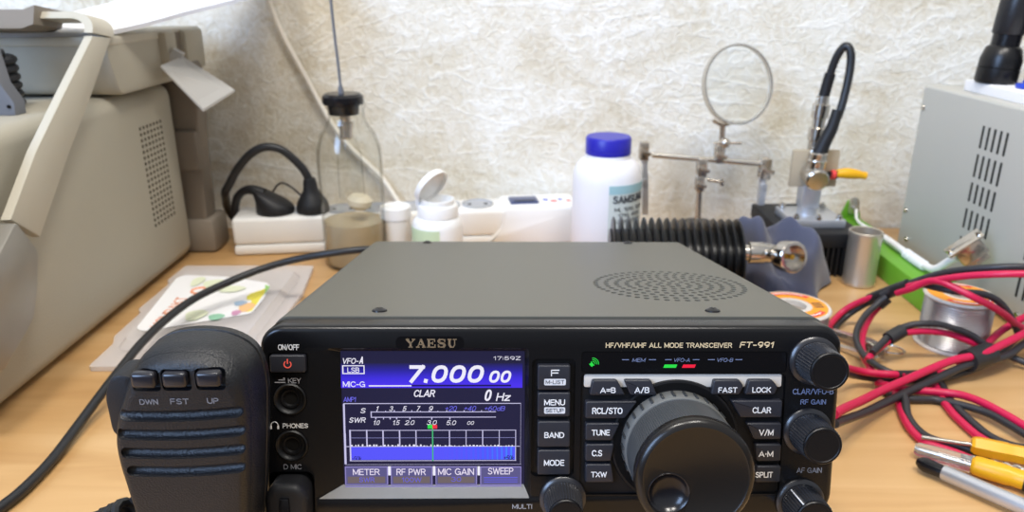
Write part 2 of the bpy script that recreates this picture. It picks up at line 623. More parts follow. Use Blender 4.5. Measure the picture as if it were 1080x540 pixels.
# plain grotesque capitals as centre lines: advance width, strokes
GL = {
    ' ': (0.22, []), 'A': (0.70, [[(0, 0), (0.35, 1), (0.70, 0)], [(0.12, 0.28), (0.58, 0.28)]]),
    'B': (0.58, [[(0, 0), (0, 1), (0.34, 1)] + arc(0.34, 0.765, 0.2, 0.235, 80, -90) + [(0, 0.53)], [(0.34, 0.53)] + arc(0.36, 0.265, 0.22, 0.265, 80, -90) + [(0, 0)]]),
    'C': (0.64, [arc(0.35, 0.5, 0.35, 0.5, 40, 320, 14)]), 'D': (0.64, [[(0, 0), (0, 1), (0.26, 1)] + arc(0.26, 0.5, 0.38, 0.5, 80, -90, 10) + [(0, 0)]]),
    'E': (0.50, [[(0.50, 1), (0, 1), (0, 0), (0.50, 0)], [(0, 0.52), (0.45, 0.52)]]), 'F': (0.48, [[(0.48, 1), (0, 1), (0, 0)], [(0, 0.5), (0.42, 0.5)]]),
    'G': (0.68, [arc(0.35, 0.5, 0.35, 0.5, 45, 330, 14) + [(0.68, 0.02)], [(0.40, 0.46), (0.68, 0.46), (0.68, 0.0)]]),
    'H': (0.58, [[(0, 0), (0, 1)], [(0.58, 0), (0.58, 1)], [(0, 0.52), (0.58, 0.52)]]), 'I': (0.0, [[(0, 0), (0, 1)]]),
    'J': (0.44, [[(0.44, 1), (0.44, 0.25)] + arc(0.22, 0.24, 0.22, 0.24, 0, -180)]), 'K': (0.60, [[(0, 0), (0, 1)], [(0.58, 1), (0, 0.38)], [(0.20, 0.58), (0.60, 0)]]),
    'L': (0.46, [[(0, 1), (0, 0), (0.46, 0)]]), 'M': (0.72, [[(0, 0), (0, 1), (0.36, 0.12), (0.72, 1), (0.72, 0)]]), 'N': (0.58, [[(0, 0), (0, 1), (0.58, 0), (0.58, 1)]]),
    'O': (0.68, [ell(0.34, 0.5, 0.34, 0.5)]), 'P': (0.54, [[(0, 0), (0, 1), (0.30, 1)] + arc(0.30, 0.73, 0.24, 0.27, 80, -90) + [(0, 0.46)]]),
    'R': (0.58, [[(0, 0), (0, 1), (0.32, 1)] + arc(0.32, 0.75, 0.24, 0.25, 80, -90) + [(0, 0.50)], [(0.32, 0.50), (0.58, 0)]]),
    'S': (0.58, [arc(0.30, 0.755, 0.26, 0.245, 25, 240, 8) + arc(0.28, 0.255, 0.28, 0.255, 75, -155, 9)]),
    'T': (0.58, [[(0, 1), (0.58, 1)], [(0.29, 1), (0.29, 0)]]), 'U': (0.58, [[(0, 1), (0, 0.30)] + arc(0.29, 0.29, 0.29, 0.29, 180, 360) + [(0.58, 1)]]),
    'V': (0.66, [[(0, 1), (0.33, 0), (0.66, 1)]]), 'W': (0.96, [[(0, 1), (0.24, 0), (0.48, 0.95), (0.72, 0), (0.96, 1)]]), 'X': (0.62, [[(0, 1), (0.62, 0)], [(0, 0), (0.62, 1)]]),
    'Y': (0.64, [[(0, 1), (0.32, 0.42), (0.64, 1)], [(0.32, 0.42), (0.32, 0)]]), 'Z': (0.56, [[(0, 1), (0.56, 1), (0, 0), (0.56, 0)]]),
    '0': (0.52, [ell(0.26, 0.5, 0.26, 0.5)]), '1': (0.28, [[(0, 0.74), (0.22, 1), (0.22, 0)]]),
    '2': (0.52, [arc(0.26, 0.72, 0.26, 0.28, 165, -25, 8) + [(0, 0), (0.52, 0)]]), '3': (0.52, [arc(0.25, 0.755, 0.23, 0.245, 160, -80, 8), arc(0.25, 0.265, 0.27, 0.265, 85, -160, 8)]),
    '4': (0.54, [[(0.54, 0.26), (0, 0.26), (0.40, 1), (0.40, 0)]]), '5': (0.52, [[(0.48, 1), (0.08, 1), (0.03, 0.50)] + arc(0.26, 0.32, 0.26, 0.32, 130, -155, 9)]),
    '6': (0.52, [ell(0.26, 0.31, 0.26, 0.31), arc(0.34, 0.42, 0.34, 0.58, 75, 180, 6) + [(0, 0.32)]]), '7': (0.50, [[(0, 1), (0.50, 1), (0.16, 0)]]),
    '8': (0.52, [ell(0.26, 0.75, 0.23, 0.25), ell(0.26, 0.26, 0.26, 0.26)]), '9': (0.52, [ell(0.26, 0.69, 0.26, 0.31), arc(0.18, 0.58, 0.34, 0.58, -75, 0, 6) + [(0.52, 0.68)]]),
    '/': (0.34, [[(0, -0.04), (0.34, 1.04)]]), '-': (0.30, [[(0, 0.42), (0.30, 0.42)]]), '+': (0.46, [[(0, 0.5), (0.46, 0.5)], [(0.23, 0.24), (0.23, 0.76)]]),
    '=': (0.46, [[(0, 0.34), (0.46, 0.34)], [(0, 0.68), (0.46, 0.68)]]), '.': (0.02, [[(0.01, 0.0), (0.01, 0.02)]]), ',': (0.02, [[(0.02, 0.08), (-0.02, -0.14)]]), ':': (0.02, [[(0.01, 0.16), (0.01, 0.30)], [(0.01, 0.66), (0.01, 0.80)]]),
    '\u2022': (0.10, [[(0.05, 0.42), (0.05, 0.58)]]),
    'z': (0.44, [[(0, 0.66), (0.44, 0.66), (0, 0), (0.44, 0)]]), 'k': (0.42, [[(0, 0), (0, 1)], [(0.40, 0.66), (0, 0.26)], [(0.14, 0.42), (0.42, 0)]]),
    'd': (0.46, [ell(0.23, 0.33, 0.23, 0.33), [(0.46, 1), (0.46, 0)]]), 'o': (0.48, [ell(0.24, 0.33, 0.24, 0.33)]),
}


def text_mb(body, x0, x1, y0, y1, shear=0.0, bold=0.0, ext=0.0001, mtx=None):
    """Lettering as flat raised strokes, fitted to the box x0..x1, y0..y1 of its own XY plane."""
    h = y1 - y0
    wt = h * (0.105 + bold * 1.4)
    gap = 0.17 + bold * 1.3
    tot = sum(GL[c][0] for c in body) + gap * (len(body) - 1)
    tall = 1.0 if any(c not in 'o' for c in body) else 0.66
    sx = (x1 - x0 - wt - shear * h) / max(tot, 1e-6)
    sy = (h - wt) / tall
    b = bmesh.new()
    pen = 0.0
    for c in body:
        w, strokes = GL[c]
        parts_ = []
        for st in strokes:                      # sharp corners become square-ended strokes that overlap
            cur = [st[0]]
            for i in range(1, len(st)):
                cur.append(st[i])
                if i < len(st) - 1:
                    ta = Vector((st[i][0] - st[i - 1][0], st[i][1] - st[i - 1][1]))
                    tb = Vector((st[i + 1][0] - st[i][0], st[i + 1][1] - st[i][1]))
                    if ta.length > 1e-6 and tb.length > 1e-6 and ta.normalized().dot(tb.normalized()) < 0.45:
                        parts_.append(cur)
                        cur = [st[i]]
            parts_.append(cur)
        for st in parts_:
            P = [Vector((x0 + wt / 2 + (pen + x) * sx + shear * y * sy, y0 + wt / 2 + y * sy)) for x, y in st]
            closed = (P[0] - P[-1]).length < 1e-6 and len(P) > 3
            if closed:
                P = P[:-1]
            n = len(P)
            Lf, Rt = [], []
            for i in range(n):
                a = P[i - 1] if (i or closed) else None
                d = P[(i + 1) % n] if (i < n - 1 or closed) else None
                t0 = (P[i] - a).normalized() if a is not None else None
                t1 = (d - P[i]).normalized() if d is not None else None
                t0, t1 = t0 or t1, t1 or t0
                m = t0 + t1
                m = m.normalized() if m.length > 1e-6 else t1
                nn = Vector((-m.y, m.x))
                k = min(1.25, 1.0 / max(0.35, nn.dot(Vector((-t1.y, t1.x)))))
                e = Vector((0, 0))
                if not closed and i in (0, n - 1):
                    e = (t1 * -1 if i == 0 else t0) * (wt * 0.5)
                Lf.append(P[i] + nn * (wt / 2 * k) + e)
                Rt.append(P[i] - nn * (wt / 2 * k) + e)
            ring = [[b.verts.new((q.x, q.y, z)) for q in L_] for L_, z in ((Lf, 0), (Lf, ext), (Rt, ext), (Rt, 0))]
            for i in range(n if closed else n - 1):
                j = (i + 1) % n
                for A, B in zip(ring, ring[1:]):
                    b.faces.new((A[i], A[j], B[j], B[i]))
            if not closed:
                b.faces.new([r_[0] for r_ in ring])
                b.faces.new([r_[-1] for r_ in reversed(ring)])
        pen += w + gap
    bmesh.ops.recalc_face_normals(b, faces=b.faces)
    mb = MB()
    mb.add(b, mtx)
    return mb


def rrect(x0, x1, y0, y1, r, n=5):
    out = []
    for cx, cy, a0 in ((x1 - r, y1 - r, 0), (x0 + r, y1 - r, 90), (x0 + r, y0 + r, 180), (x1 - r, y0 + r, 270)):
        for k in range(n + 1):
            a = R(a0 + 90 * k / n)
            out.append((cx + r * math.cos(a), cy + r * math.sin(a)))
    return out


def rpoly(pts, r, n=3):
    """Polygon with its corners rounded."""
    out = []
    N = len(pts)
    for i in range(N):
        p, a, b = Vector(pts[i]), Vector(pts[i - 1]), Vector(pts[(i + 1) % N])
        da, db = (a - p), (b - p)
        rr = min(r, da.length * 0.45, db.length * 0.45)
        s, e = p + da.normalized() * rr, p + db.normalized() * rr
        for k in range(n + 1):
            t = k / n
            q = s * (1 - t) ** 2 + p * 2 * t * (1 - t) + e * t * t
            out.append((q.x, q.y))
    return out


XZ = Matrix(((1, 0, 0, 0), (0, 0, -1, 0), (0, 1, 0, 0), (0, 0, 0, 1)))      # local XY drawn upright, extruding toward the viewer (-Y)
YZ = Matrix(((0, 0, 1, 0), (1, 0, 0, 0), (0, 1, 0, 0), (0, 0, 0, 1)))       # local X -> Y, local Y -> Z, extruding along +X


def T(x, y, z):
    return Matrix.Translation((x, y, z))

# measured wire runs (metres)
WIRES = {
    'A_red': [(0.3469,0.4632,0.0780), (0.3276,0.4710,0.0750), (0.3121,0.4858,0.0680), (0.2999,0.5024,0.0580), (0.2902,0.5197,0.0460), (0.2841,0.5330,0.0360), (0.2757,0.5433,0.0270), (0.2663,0.5494,0.0180), (0.2581,0.5487,0.0110), (0.2448,0.5343,0.0070), (0.2308,0.5122,0.0040)],
    'A_black': [(0.3511,0.4702,0.0800), (0.3303,0.4765,0.0780), (0.3143,0.4907,0.0710), (0.3040,0.5052,0.0620), (0.2941,0.5190,0.0500), (0.2858,0.5324,0.0370), (0.2813,0.5467,0.0240), (0.2714,0.5511,0.0140), (0.2616,0.5485,0.0070), (0.2508,0.5373,0.0040), (0.2323,0.5085,0.0035)],
    'B_red': [(0.2867,0.5232,0.0400), (0.2914,0.5128,0.0480), (0.2972,0.5057,0.0560), (0.3021,0.4980,0.0590), (0.3090,0.4905,0.0570), (0.3187,0.4829,0.0530), (0.3328,0.4844,0.0460), (0.3491,0.4923,0.0360), (0.3661,0.5025,0.0240), (0.3873,0.5118,0.0120)],
    'B_black': [(0.2804,0.5322,0.0340), (0.2873,0.5271,0.0430), (0.2935,0.5263,0.0460), (0.3006,0.5178,0.0490), (0.3071,0.5011,0.0520), (0.3156,0.4957,0.0520), (0.3296,0.4922,0.0520), (0.3429,0.4945,0.0460), (0.3529,0.4967,0.0370), (0.3630,0.5014,0.0260), (0.3730,0.5076,0.0140)],
    'C_red': [(0.2867,0.5338,0.0310), (0.2821,0.5355,0.0240), (0.2746,0.5311,0.0180), (0.2653,0.5196,0.0130), (0.2568,0.5036,0.0090), (0.2502,0.4847,0.0070), (0.2478,0.4686,0.0065), (0.2477,0.4561,0.0045), (0.2495,0.4342,0.0040)],
    'C_black': [(0.2819,0.5279,0.0350), (0.2755,0.5275,0.0290), (0.2653,0.5216,0.0230), (0.2556,0.5105,0.0180), (0.2489,0.4970,0.0145), (0.2459,0.4798,0.0125), (0.2473,0.4650,0.0120), (0.2524,0.4560,0.0110), (0.2603,0.4518,0.0090)],
    'D_red': [(0.2448,0.4683,0.0125), (0.2512,0.4748,0.0150), (0.2592,0.4801,0.0175), (0.2720,0.4876,0.0220), (0.2840,0.4896,0.0240), (0.2966,0.4904,0.0240), (0.3106,0.4907,0.0220), (0.3235,0.4882,0.0180), (0.3343,0.4877,0.0130), (0.3503,0.4838,0.0060)],
    'D_black': [(0.2485,0.4709,0.0170), (0.2585,0.4795,0.0200), (0.2707,0.4885,0.0245), (0.2815,0.4913,0.0280), (0.2900,0.4902,0.0300), (0.3016,0.4894,0.0300), (0.3135,0.4879,0.0270), (0.3257,0.4876,0.0220), (0.3353,0.4847,0.0160), (0.3488,0.4867,0.0090), (0.3675,0.4733,0.0040)],
    'E_red': [(0.1798,0.3694,0.0300), (0.1910,0.3821,0.0260), (0.2124,0.4037,0.0190), (0.2330,0.4222,0.0150), (0.2556,0.4375,0.0140), (0.2772,0.4499,0.0150), (0.2966,0.4576,0.0180), (0.3106,0.4612,0.0190), (0.3228,0.4649,0.0200), (0.3395,0.4739,0.0220), (0.3599,0.4844,0.0250), (0.3804,0.4959,0.0270)],
    'E_black': [(0.1791,0.3660,0.0260), (0.1900,0.3780,0.0210), (0.2126,0.3995,0.0130), (0.2352,0.4185,0.0090), (0.2582,0.4345,0.0080), (0.2797,0.4466,0.0090), (0.2959,0.4541,0.0120), (0.3108,0.4598,0.0140), (0.3282,0.4654,0.0140), (0.3452,0.4739,0.0140), (0.3608,0.4847,0.0160), (0.3780,0.4949,0.0200)],
    'J_red': [(0.3044,0.4617,0.0130), (0.3182,0.4711,0.0125), (0.3317,0.4822,0.0135), (0.3480,0.4970,0.0160), (0.3640,0.5084,0.0190), (0.3824,0.5187,0.0220), (0.4036,0.5300,0.0240)],
    'J_black': [(0.2860,0.4566,0.0035), (0.3019,0.4623,0.0040), (0.3143,0.4654,0.0060), (0.3299,0.4727,0.0080), (0.3483,0.4862,0.0100), (0.3647,0.4985,0.0130), (0.3799,0.5082,0.0160), (0.3943,0.5145,0.0200)],
    'F_red': [(0.2028,0.4267,0.0300), (0.2154,0.4399,0.0220), (0.2303,0.4504,0.0140), (0.2427,0.4492,0.0125), (0.2547,0.4479,0.0125), (0.2674,0.4535,0.0095), (0.2903,0.4650,0.0040), (0.3096,0.4700,0.0028)],
    'F_black': [(0.2016,0.4229,0.0280), (0.2161,0.4403,0.0180), (0.2320,0.4524,0.0090), (0.2459,0.4540,0.0060), (0.2593,0.4548,0.0045), (0.2712,0.4566,0.0035), (0.2881,0.4606,0.0035)],
    'G_red': [(0.2458,0.4530,0.0040), (0.2508,0.4439,0.0055), (0.2584,0.4402,0.0055), (0.2699,0.4383,0.0055), (0.2801,0.4347,0.0065), (0.2887,0.4285,0.0080), (0.2948,0.4185,0.0090), (0.3003,0.4050,0.0090), (0.3042,0.3912,0.0090), (0.3083,0.3761,0.0090)],
    'G_black': [(0.2441,0.4450,0.0035), (0.2500,0.4351,0.0035), (0.2593,0.4323,0.0030), (0.2731,0.4317,0.0030), (0.2814,0.4250,0.0045), (0.2890,0.4175,0.0055), (0.2956,0.4089,0.0060), (0.3000,0.3970,0.0060), (0.3027,0.3877,0.0060), (0.3069,0.3730,0.0060)],
    'H_red': [(0.2537,0.4412,0.0028), (0.2491,0.4291,0.0028), (0.2448,0.4164,0.0028), (0.2414,0.4021,0.0028), (0.2408,0.3907,0.0028), (0.2424,0.3827,0.0028), (0.2476,0.3778,0.0028), (0.2544,0.3721,0.0028), (0.2615,0.3638,0.0028)],
    'H_black': [(0.2516,0.4312,0.0085), (0.2497,0.4228,0.0065), (0.2461,0.4121,0.0040), (0.2442,0.3999,0.0035), (0.2452,0.3896,0.0035), (0.2494,0.3836,0.0035), (0.2562,0.3797,0.0035), (0.2634,0.3749,0.0035), (0.2709,0.3665,0.0035)],
    'I_red': [(0.2847,0.4539,0.0028), (0.2792,0.4339,0.0028), (0.2764,0.4175,0.0028), (0.2761,0.4043,0.0028), (0.2770,0.3907,0.0028), (0.2807,0.3807,0.0028), (0.2870,0.3740,0.0028), (0.2950,0.3702,0.0028), (0.3046,0.3684,0.0028)],
    'I_black': [(0.2907,0.4592,0.0028), (0.2834,0.4303,0.0028), (0.2822,0.4183,0.0030), (0.2823,0.4039,0.0030), (0.2836,0.3904,0.0030), (0.2877,0.3824,0.0030), (0.2941,0.3775,0.0030), (0.3081,0.3737,0.0030)],
    'coax': [(-0.1049,0.6007,0.0460), (-0.1182,0.5881,0.0520), (-0.1471,0.5844,0.0500), (-0.1796,0.5879,0.0430), (-0.2057,0.5817,0.0370), (-0.2275,0.5647,0.0320), (-0.2452,0.5409,0.0280), (-0.2537,0.5086,0.0250), (-0.2570,0.4769,0.0220), (-0.2587,0.4487,0.0170), (-0.2601,0.4251,0.0120), (-0.2617,0.4002,0.0060), (-0.2592,0.3646,0.0035), (-0.2591,0.3381,0.0035), (-0.2618,0.3225,0.0035), (-0.2671,0.3019,0.0035)],
}


# ------------------------------------------------------------------ room
struct('wall_back', MB().box2((-1.6, 0.82, -0.74), (1.6, 0.90, 1.7)), 'wall')
struct('floor', MB().box2((-1.6, -1.4, -0.76), (1.6, 0.90, -0.74)), 'floor')

desk = thing('desk', 'pale wooden desk that everything stands on', 'desk', (0, 0.30, -0.738))
obj('desktop', MB().box2((-0.9, -0.30, 0.708), (0.9, 0.515, 0.738), 0.002), 'wood', desk)
for lx in (-0.84, 0.84):
    for ly in (-0.25, 0.46):
        obj('leg', MB().box2((lx - 0.025, ly - 0.025, 0), (lx + 0.025, ly + 0.025, 0.708), 0.003), 'wood', desk)

# ------------------------------------------------------------------ transceiver (built in millimetres on its front panel: u right, v up, w toward the viewer)
M['px_bg'] = glow('px_bg', rgb(30, 28, 58), 1.0)
M['px_white'] = glow('px_white', rgb(238, 236, 250), 1.0)
M['px_blue'] = glow('px_blue', rgb(112, 108, 235), 1.0)
M['px_deep'] = glow('px_deep', rgb(20, 12, 92), 1.0)
M['px_line'] = glow('px_line', rgb(206, 202, 238), 0.95)
M['px_line2'] = glow('px_line2', rgb(150, 150, 210), 0.9)
M['px_red'] = glow('px_red', rgb(240, 50, 66), 1.0)
M['px_green_line'] = glow('px_green_line', rgb(70, 190, 120), 0.9)
M['px_edge'] = glow('px_edge', rgb(150, 140, 205), 0.9)
M['px_key'] = glow('px_key', rgb(92, 88, 138), 0.95)
M['px_brown'] = glow('px_brown', rgb(112, 100, 102), 0.95)
M['px_lilac'] = glow('px_lilac', rgb(236, 226, 246), 1.0)
M['px_key_blue'] = glow('px_key_blue', rgb(98, 96, 225), 1.0)
M['px_black'] = glow('px_black', rgb(16, 16, 40), 1.0)


def screen_gradient(name, axis, stops, lo, hi, stripes=False):
    m = glow(name, (1, 1, 1, 1), 1.0)
    nt = m.node_tree
    tc = node(nt, 'ShaderNodeTexCoord')
    sp = node(nt, 'ShaderNodeSeparateXYZ')
    nt.links.new(tc.outputs['Object'], sp.inputs[0])
    mr = node(nt, 'ShaderNodeMapRange')
    mr.inputs['From Min'].default_value = lo
    mr.inputs['From Max'].default_value = hi
    nt.links.new(sp.outputs[axis], mr.inputs['Value'])
    src = mr.outputs[0]
    if stripes:
        w = node(nt, 'ShaderNodeTexWave')
        w.inputs['Scale'].default_value = 165.0
        w.inputs['Distortion'].default_value = 0.6
        nt.links.new(tc.outputs['Object'], w.inputs['Vector'])
        ml = node(nt, 'ShaderNodeMath', operation='MULTIPLY')
        nt.links.new(src, ml.inputs[0])
        nt.links.new(w.outputs['Fac'], ml.inputs[1])
        src = ml.outputs[0]
    c = ramp(nt, src, stops)
    nt.links.new(c, nt.nodes['Principled BSDF'].inputs['Emission Color'])
    return m


# the readout's own colour bands, as the display draws them
M['px_band'] = screen_gradient('px_band', 2, [(0.0, rgb(74, 48, 238)), (0.30, rgb(60, 43, 220)), (0.62, rgb(40, 33, 156)), (0.95, rgb(30, 28, 60))], 0.0546, 0.0645)
M['px_wave'] = screen_gradient('px_wave', 0, [(0.0, rgb(86, 84, 250)), (0.5, rgb(70, 92, 252)), (1.0, rgb(70, 150, 255))], -0.045, -0.012, True)

SCREEN_TEXT = [
    ('VFO-', -83.0, -76.2, -14.4, -12.1, 0.2, 0.02, 'px_white'),
    ('A', -76.3, -74.2, -14.4, -11.5, 0.2, 0.03, 'px_white'),
    ('LSB', -81.0, -76.3, -18.0, -15.9, 0, 0.02, 'px_white'),
    ('MIC-G', -82.9, -74.2, -23.9, -21.6, 0, 0.02, 'px_white'),
    ('7.000', -58.0, -26.2, -22.2, -15.0, 0.25, 0.07, 'px_white'),
    ('00', -25.5, -15.7, -22.2, -17.2, 0.25, 0.07, 'px_white'),
    ('17:59Z', -23.4, -12.7, -12.9, -11.4, 0, 0.01, 'px_white'),
    ('CLAR', -55.2, -46.2, -28.0, -25.1, 0.22, 0.03, 'px_white'),
    ('0', -27.2, -23.6, -29.7, -25.0, 0.22, 0.04, 'px_white'),
    ('Hz', -22.4, -16.2, -29.7, -26.4, 0.22, 0.03, 'px_white'),
    ('AMP1', -82.9, -77.8, -30.0, -28.0, 0.1, 0, 'px_blue'),
    ('S', -76.4, -73.9, -34.7, -32.6, 0.25, 0.02, 'px_white'),
    ('SWR', -81.0, -74.0, -38.6, -36.5, 0.25, 0.02, 'px_white'),
    ('1', -70.2, -68.8, -33.8, -31.8, 0.3, 0.01, 'px_white'),
    ('3', -64.9, -63.0, -33.8, -31.8, 0.3, 0.01, 'px_white'),
    ('5', -59.6, -57.7, -33.8, -31.8, 0.3, 0.01, 'px_white'),
    ('7', -54.2, -52.4, -33.9, -31.8, 0.3, 0.01, 'px_white'),
    ('9', -49.3, -47.2, -33.9, -31.8, 0.3, 0.01, 'px_white'),
    ('+20', -42.8, -37.7, -33.8, -31.8, 0.3, 0.0, 'px_blue'),
    ('+40', -35.3, -30.0, -33.8, -31.8, 0.3, 0.0, 'px_blue'),
    ('+60dB', -27.2, -18.4, -33.8, -31.9, 0.3, 0.0, 'px_blue'),
    ('1.0', -71.4, -68.4, -39.6, -37.7, 0.3, 0.01, 'px_white'),
    ('1.5', -63.7, -60.5, -39.6, -37.7, 0.3, 0.01, 'px_white'),
    ('2.0', -58.8, -54.6, -39.6, -37.7, 0.3, 0.01, 'px_white'),
    ('3.0', -50.1, -45.7, -39.6, -37.7, 0.3, 0.01, 'px_white'),
    ('5.0', -42.3, -38.0, -39.7, -37.8, 0.3, 0.01, 'px_white'),
    ('oo', -34.0, -30.9, -39.6, -38.1, 0.3, 0.01, 'px_white'),
    ('-50k', -80.3, -76.1, -54.5, -52.8, 0.2, 0, 'px_black'),
    ('+50k', -19.3, -14.9, -54.5, -52.6, 0.2, 0, 'px_black'),
    ('METER', -79.9, -69.2, -60.7, -58.1, 0, 0.01, 'px_lilac'),
    ('RF PWR', -62.4, -50.7, -60.8, -58.1, 0, 0.01, 'px_lilac'),
    ('MIC GAIN', -45.7, -31.2, -60.8, -58.0, 0, 0.01, 'px_lilac'),
    ('SWEEP', -25.6, -15.3, -60.6, -57.8, 0, 0.01, 'px_lilac'),
    ('SWR', -77.5, -71.3, -63.7, -61.7, 0, 0.01, 'px_key_blue'),
    ('100W', -60.3, -52.4, -63.8, -61.8, 0, 0.01, 'px_key_blue'),
    ('30', -40.4, -36.4, -63.6, -61.6, 0, 0.01, 'px_key_blue'),
]
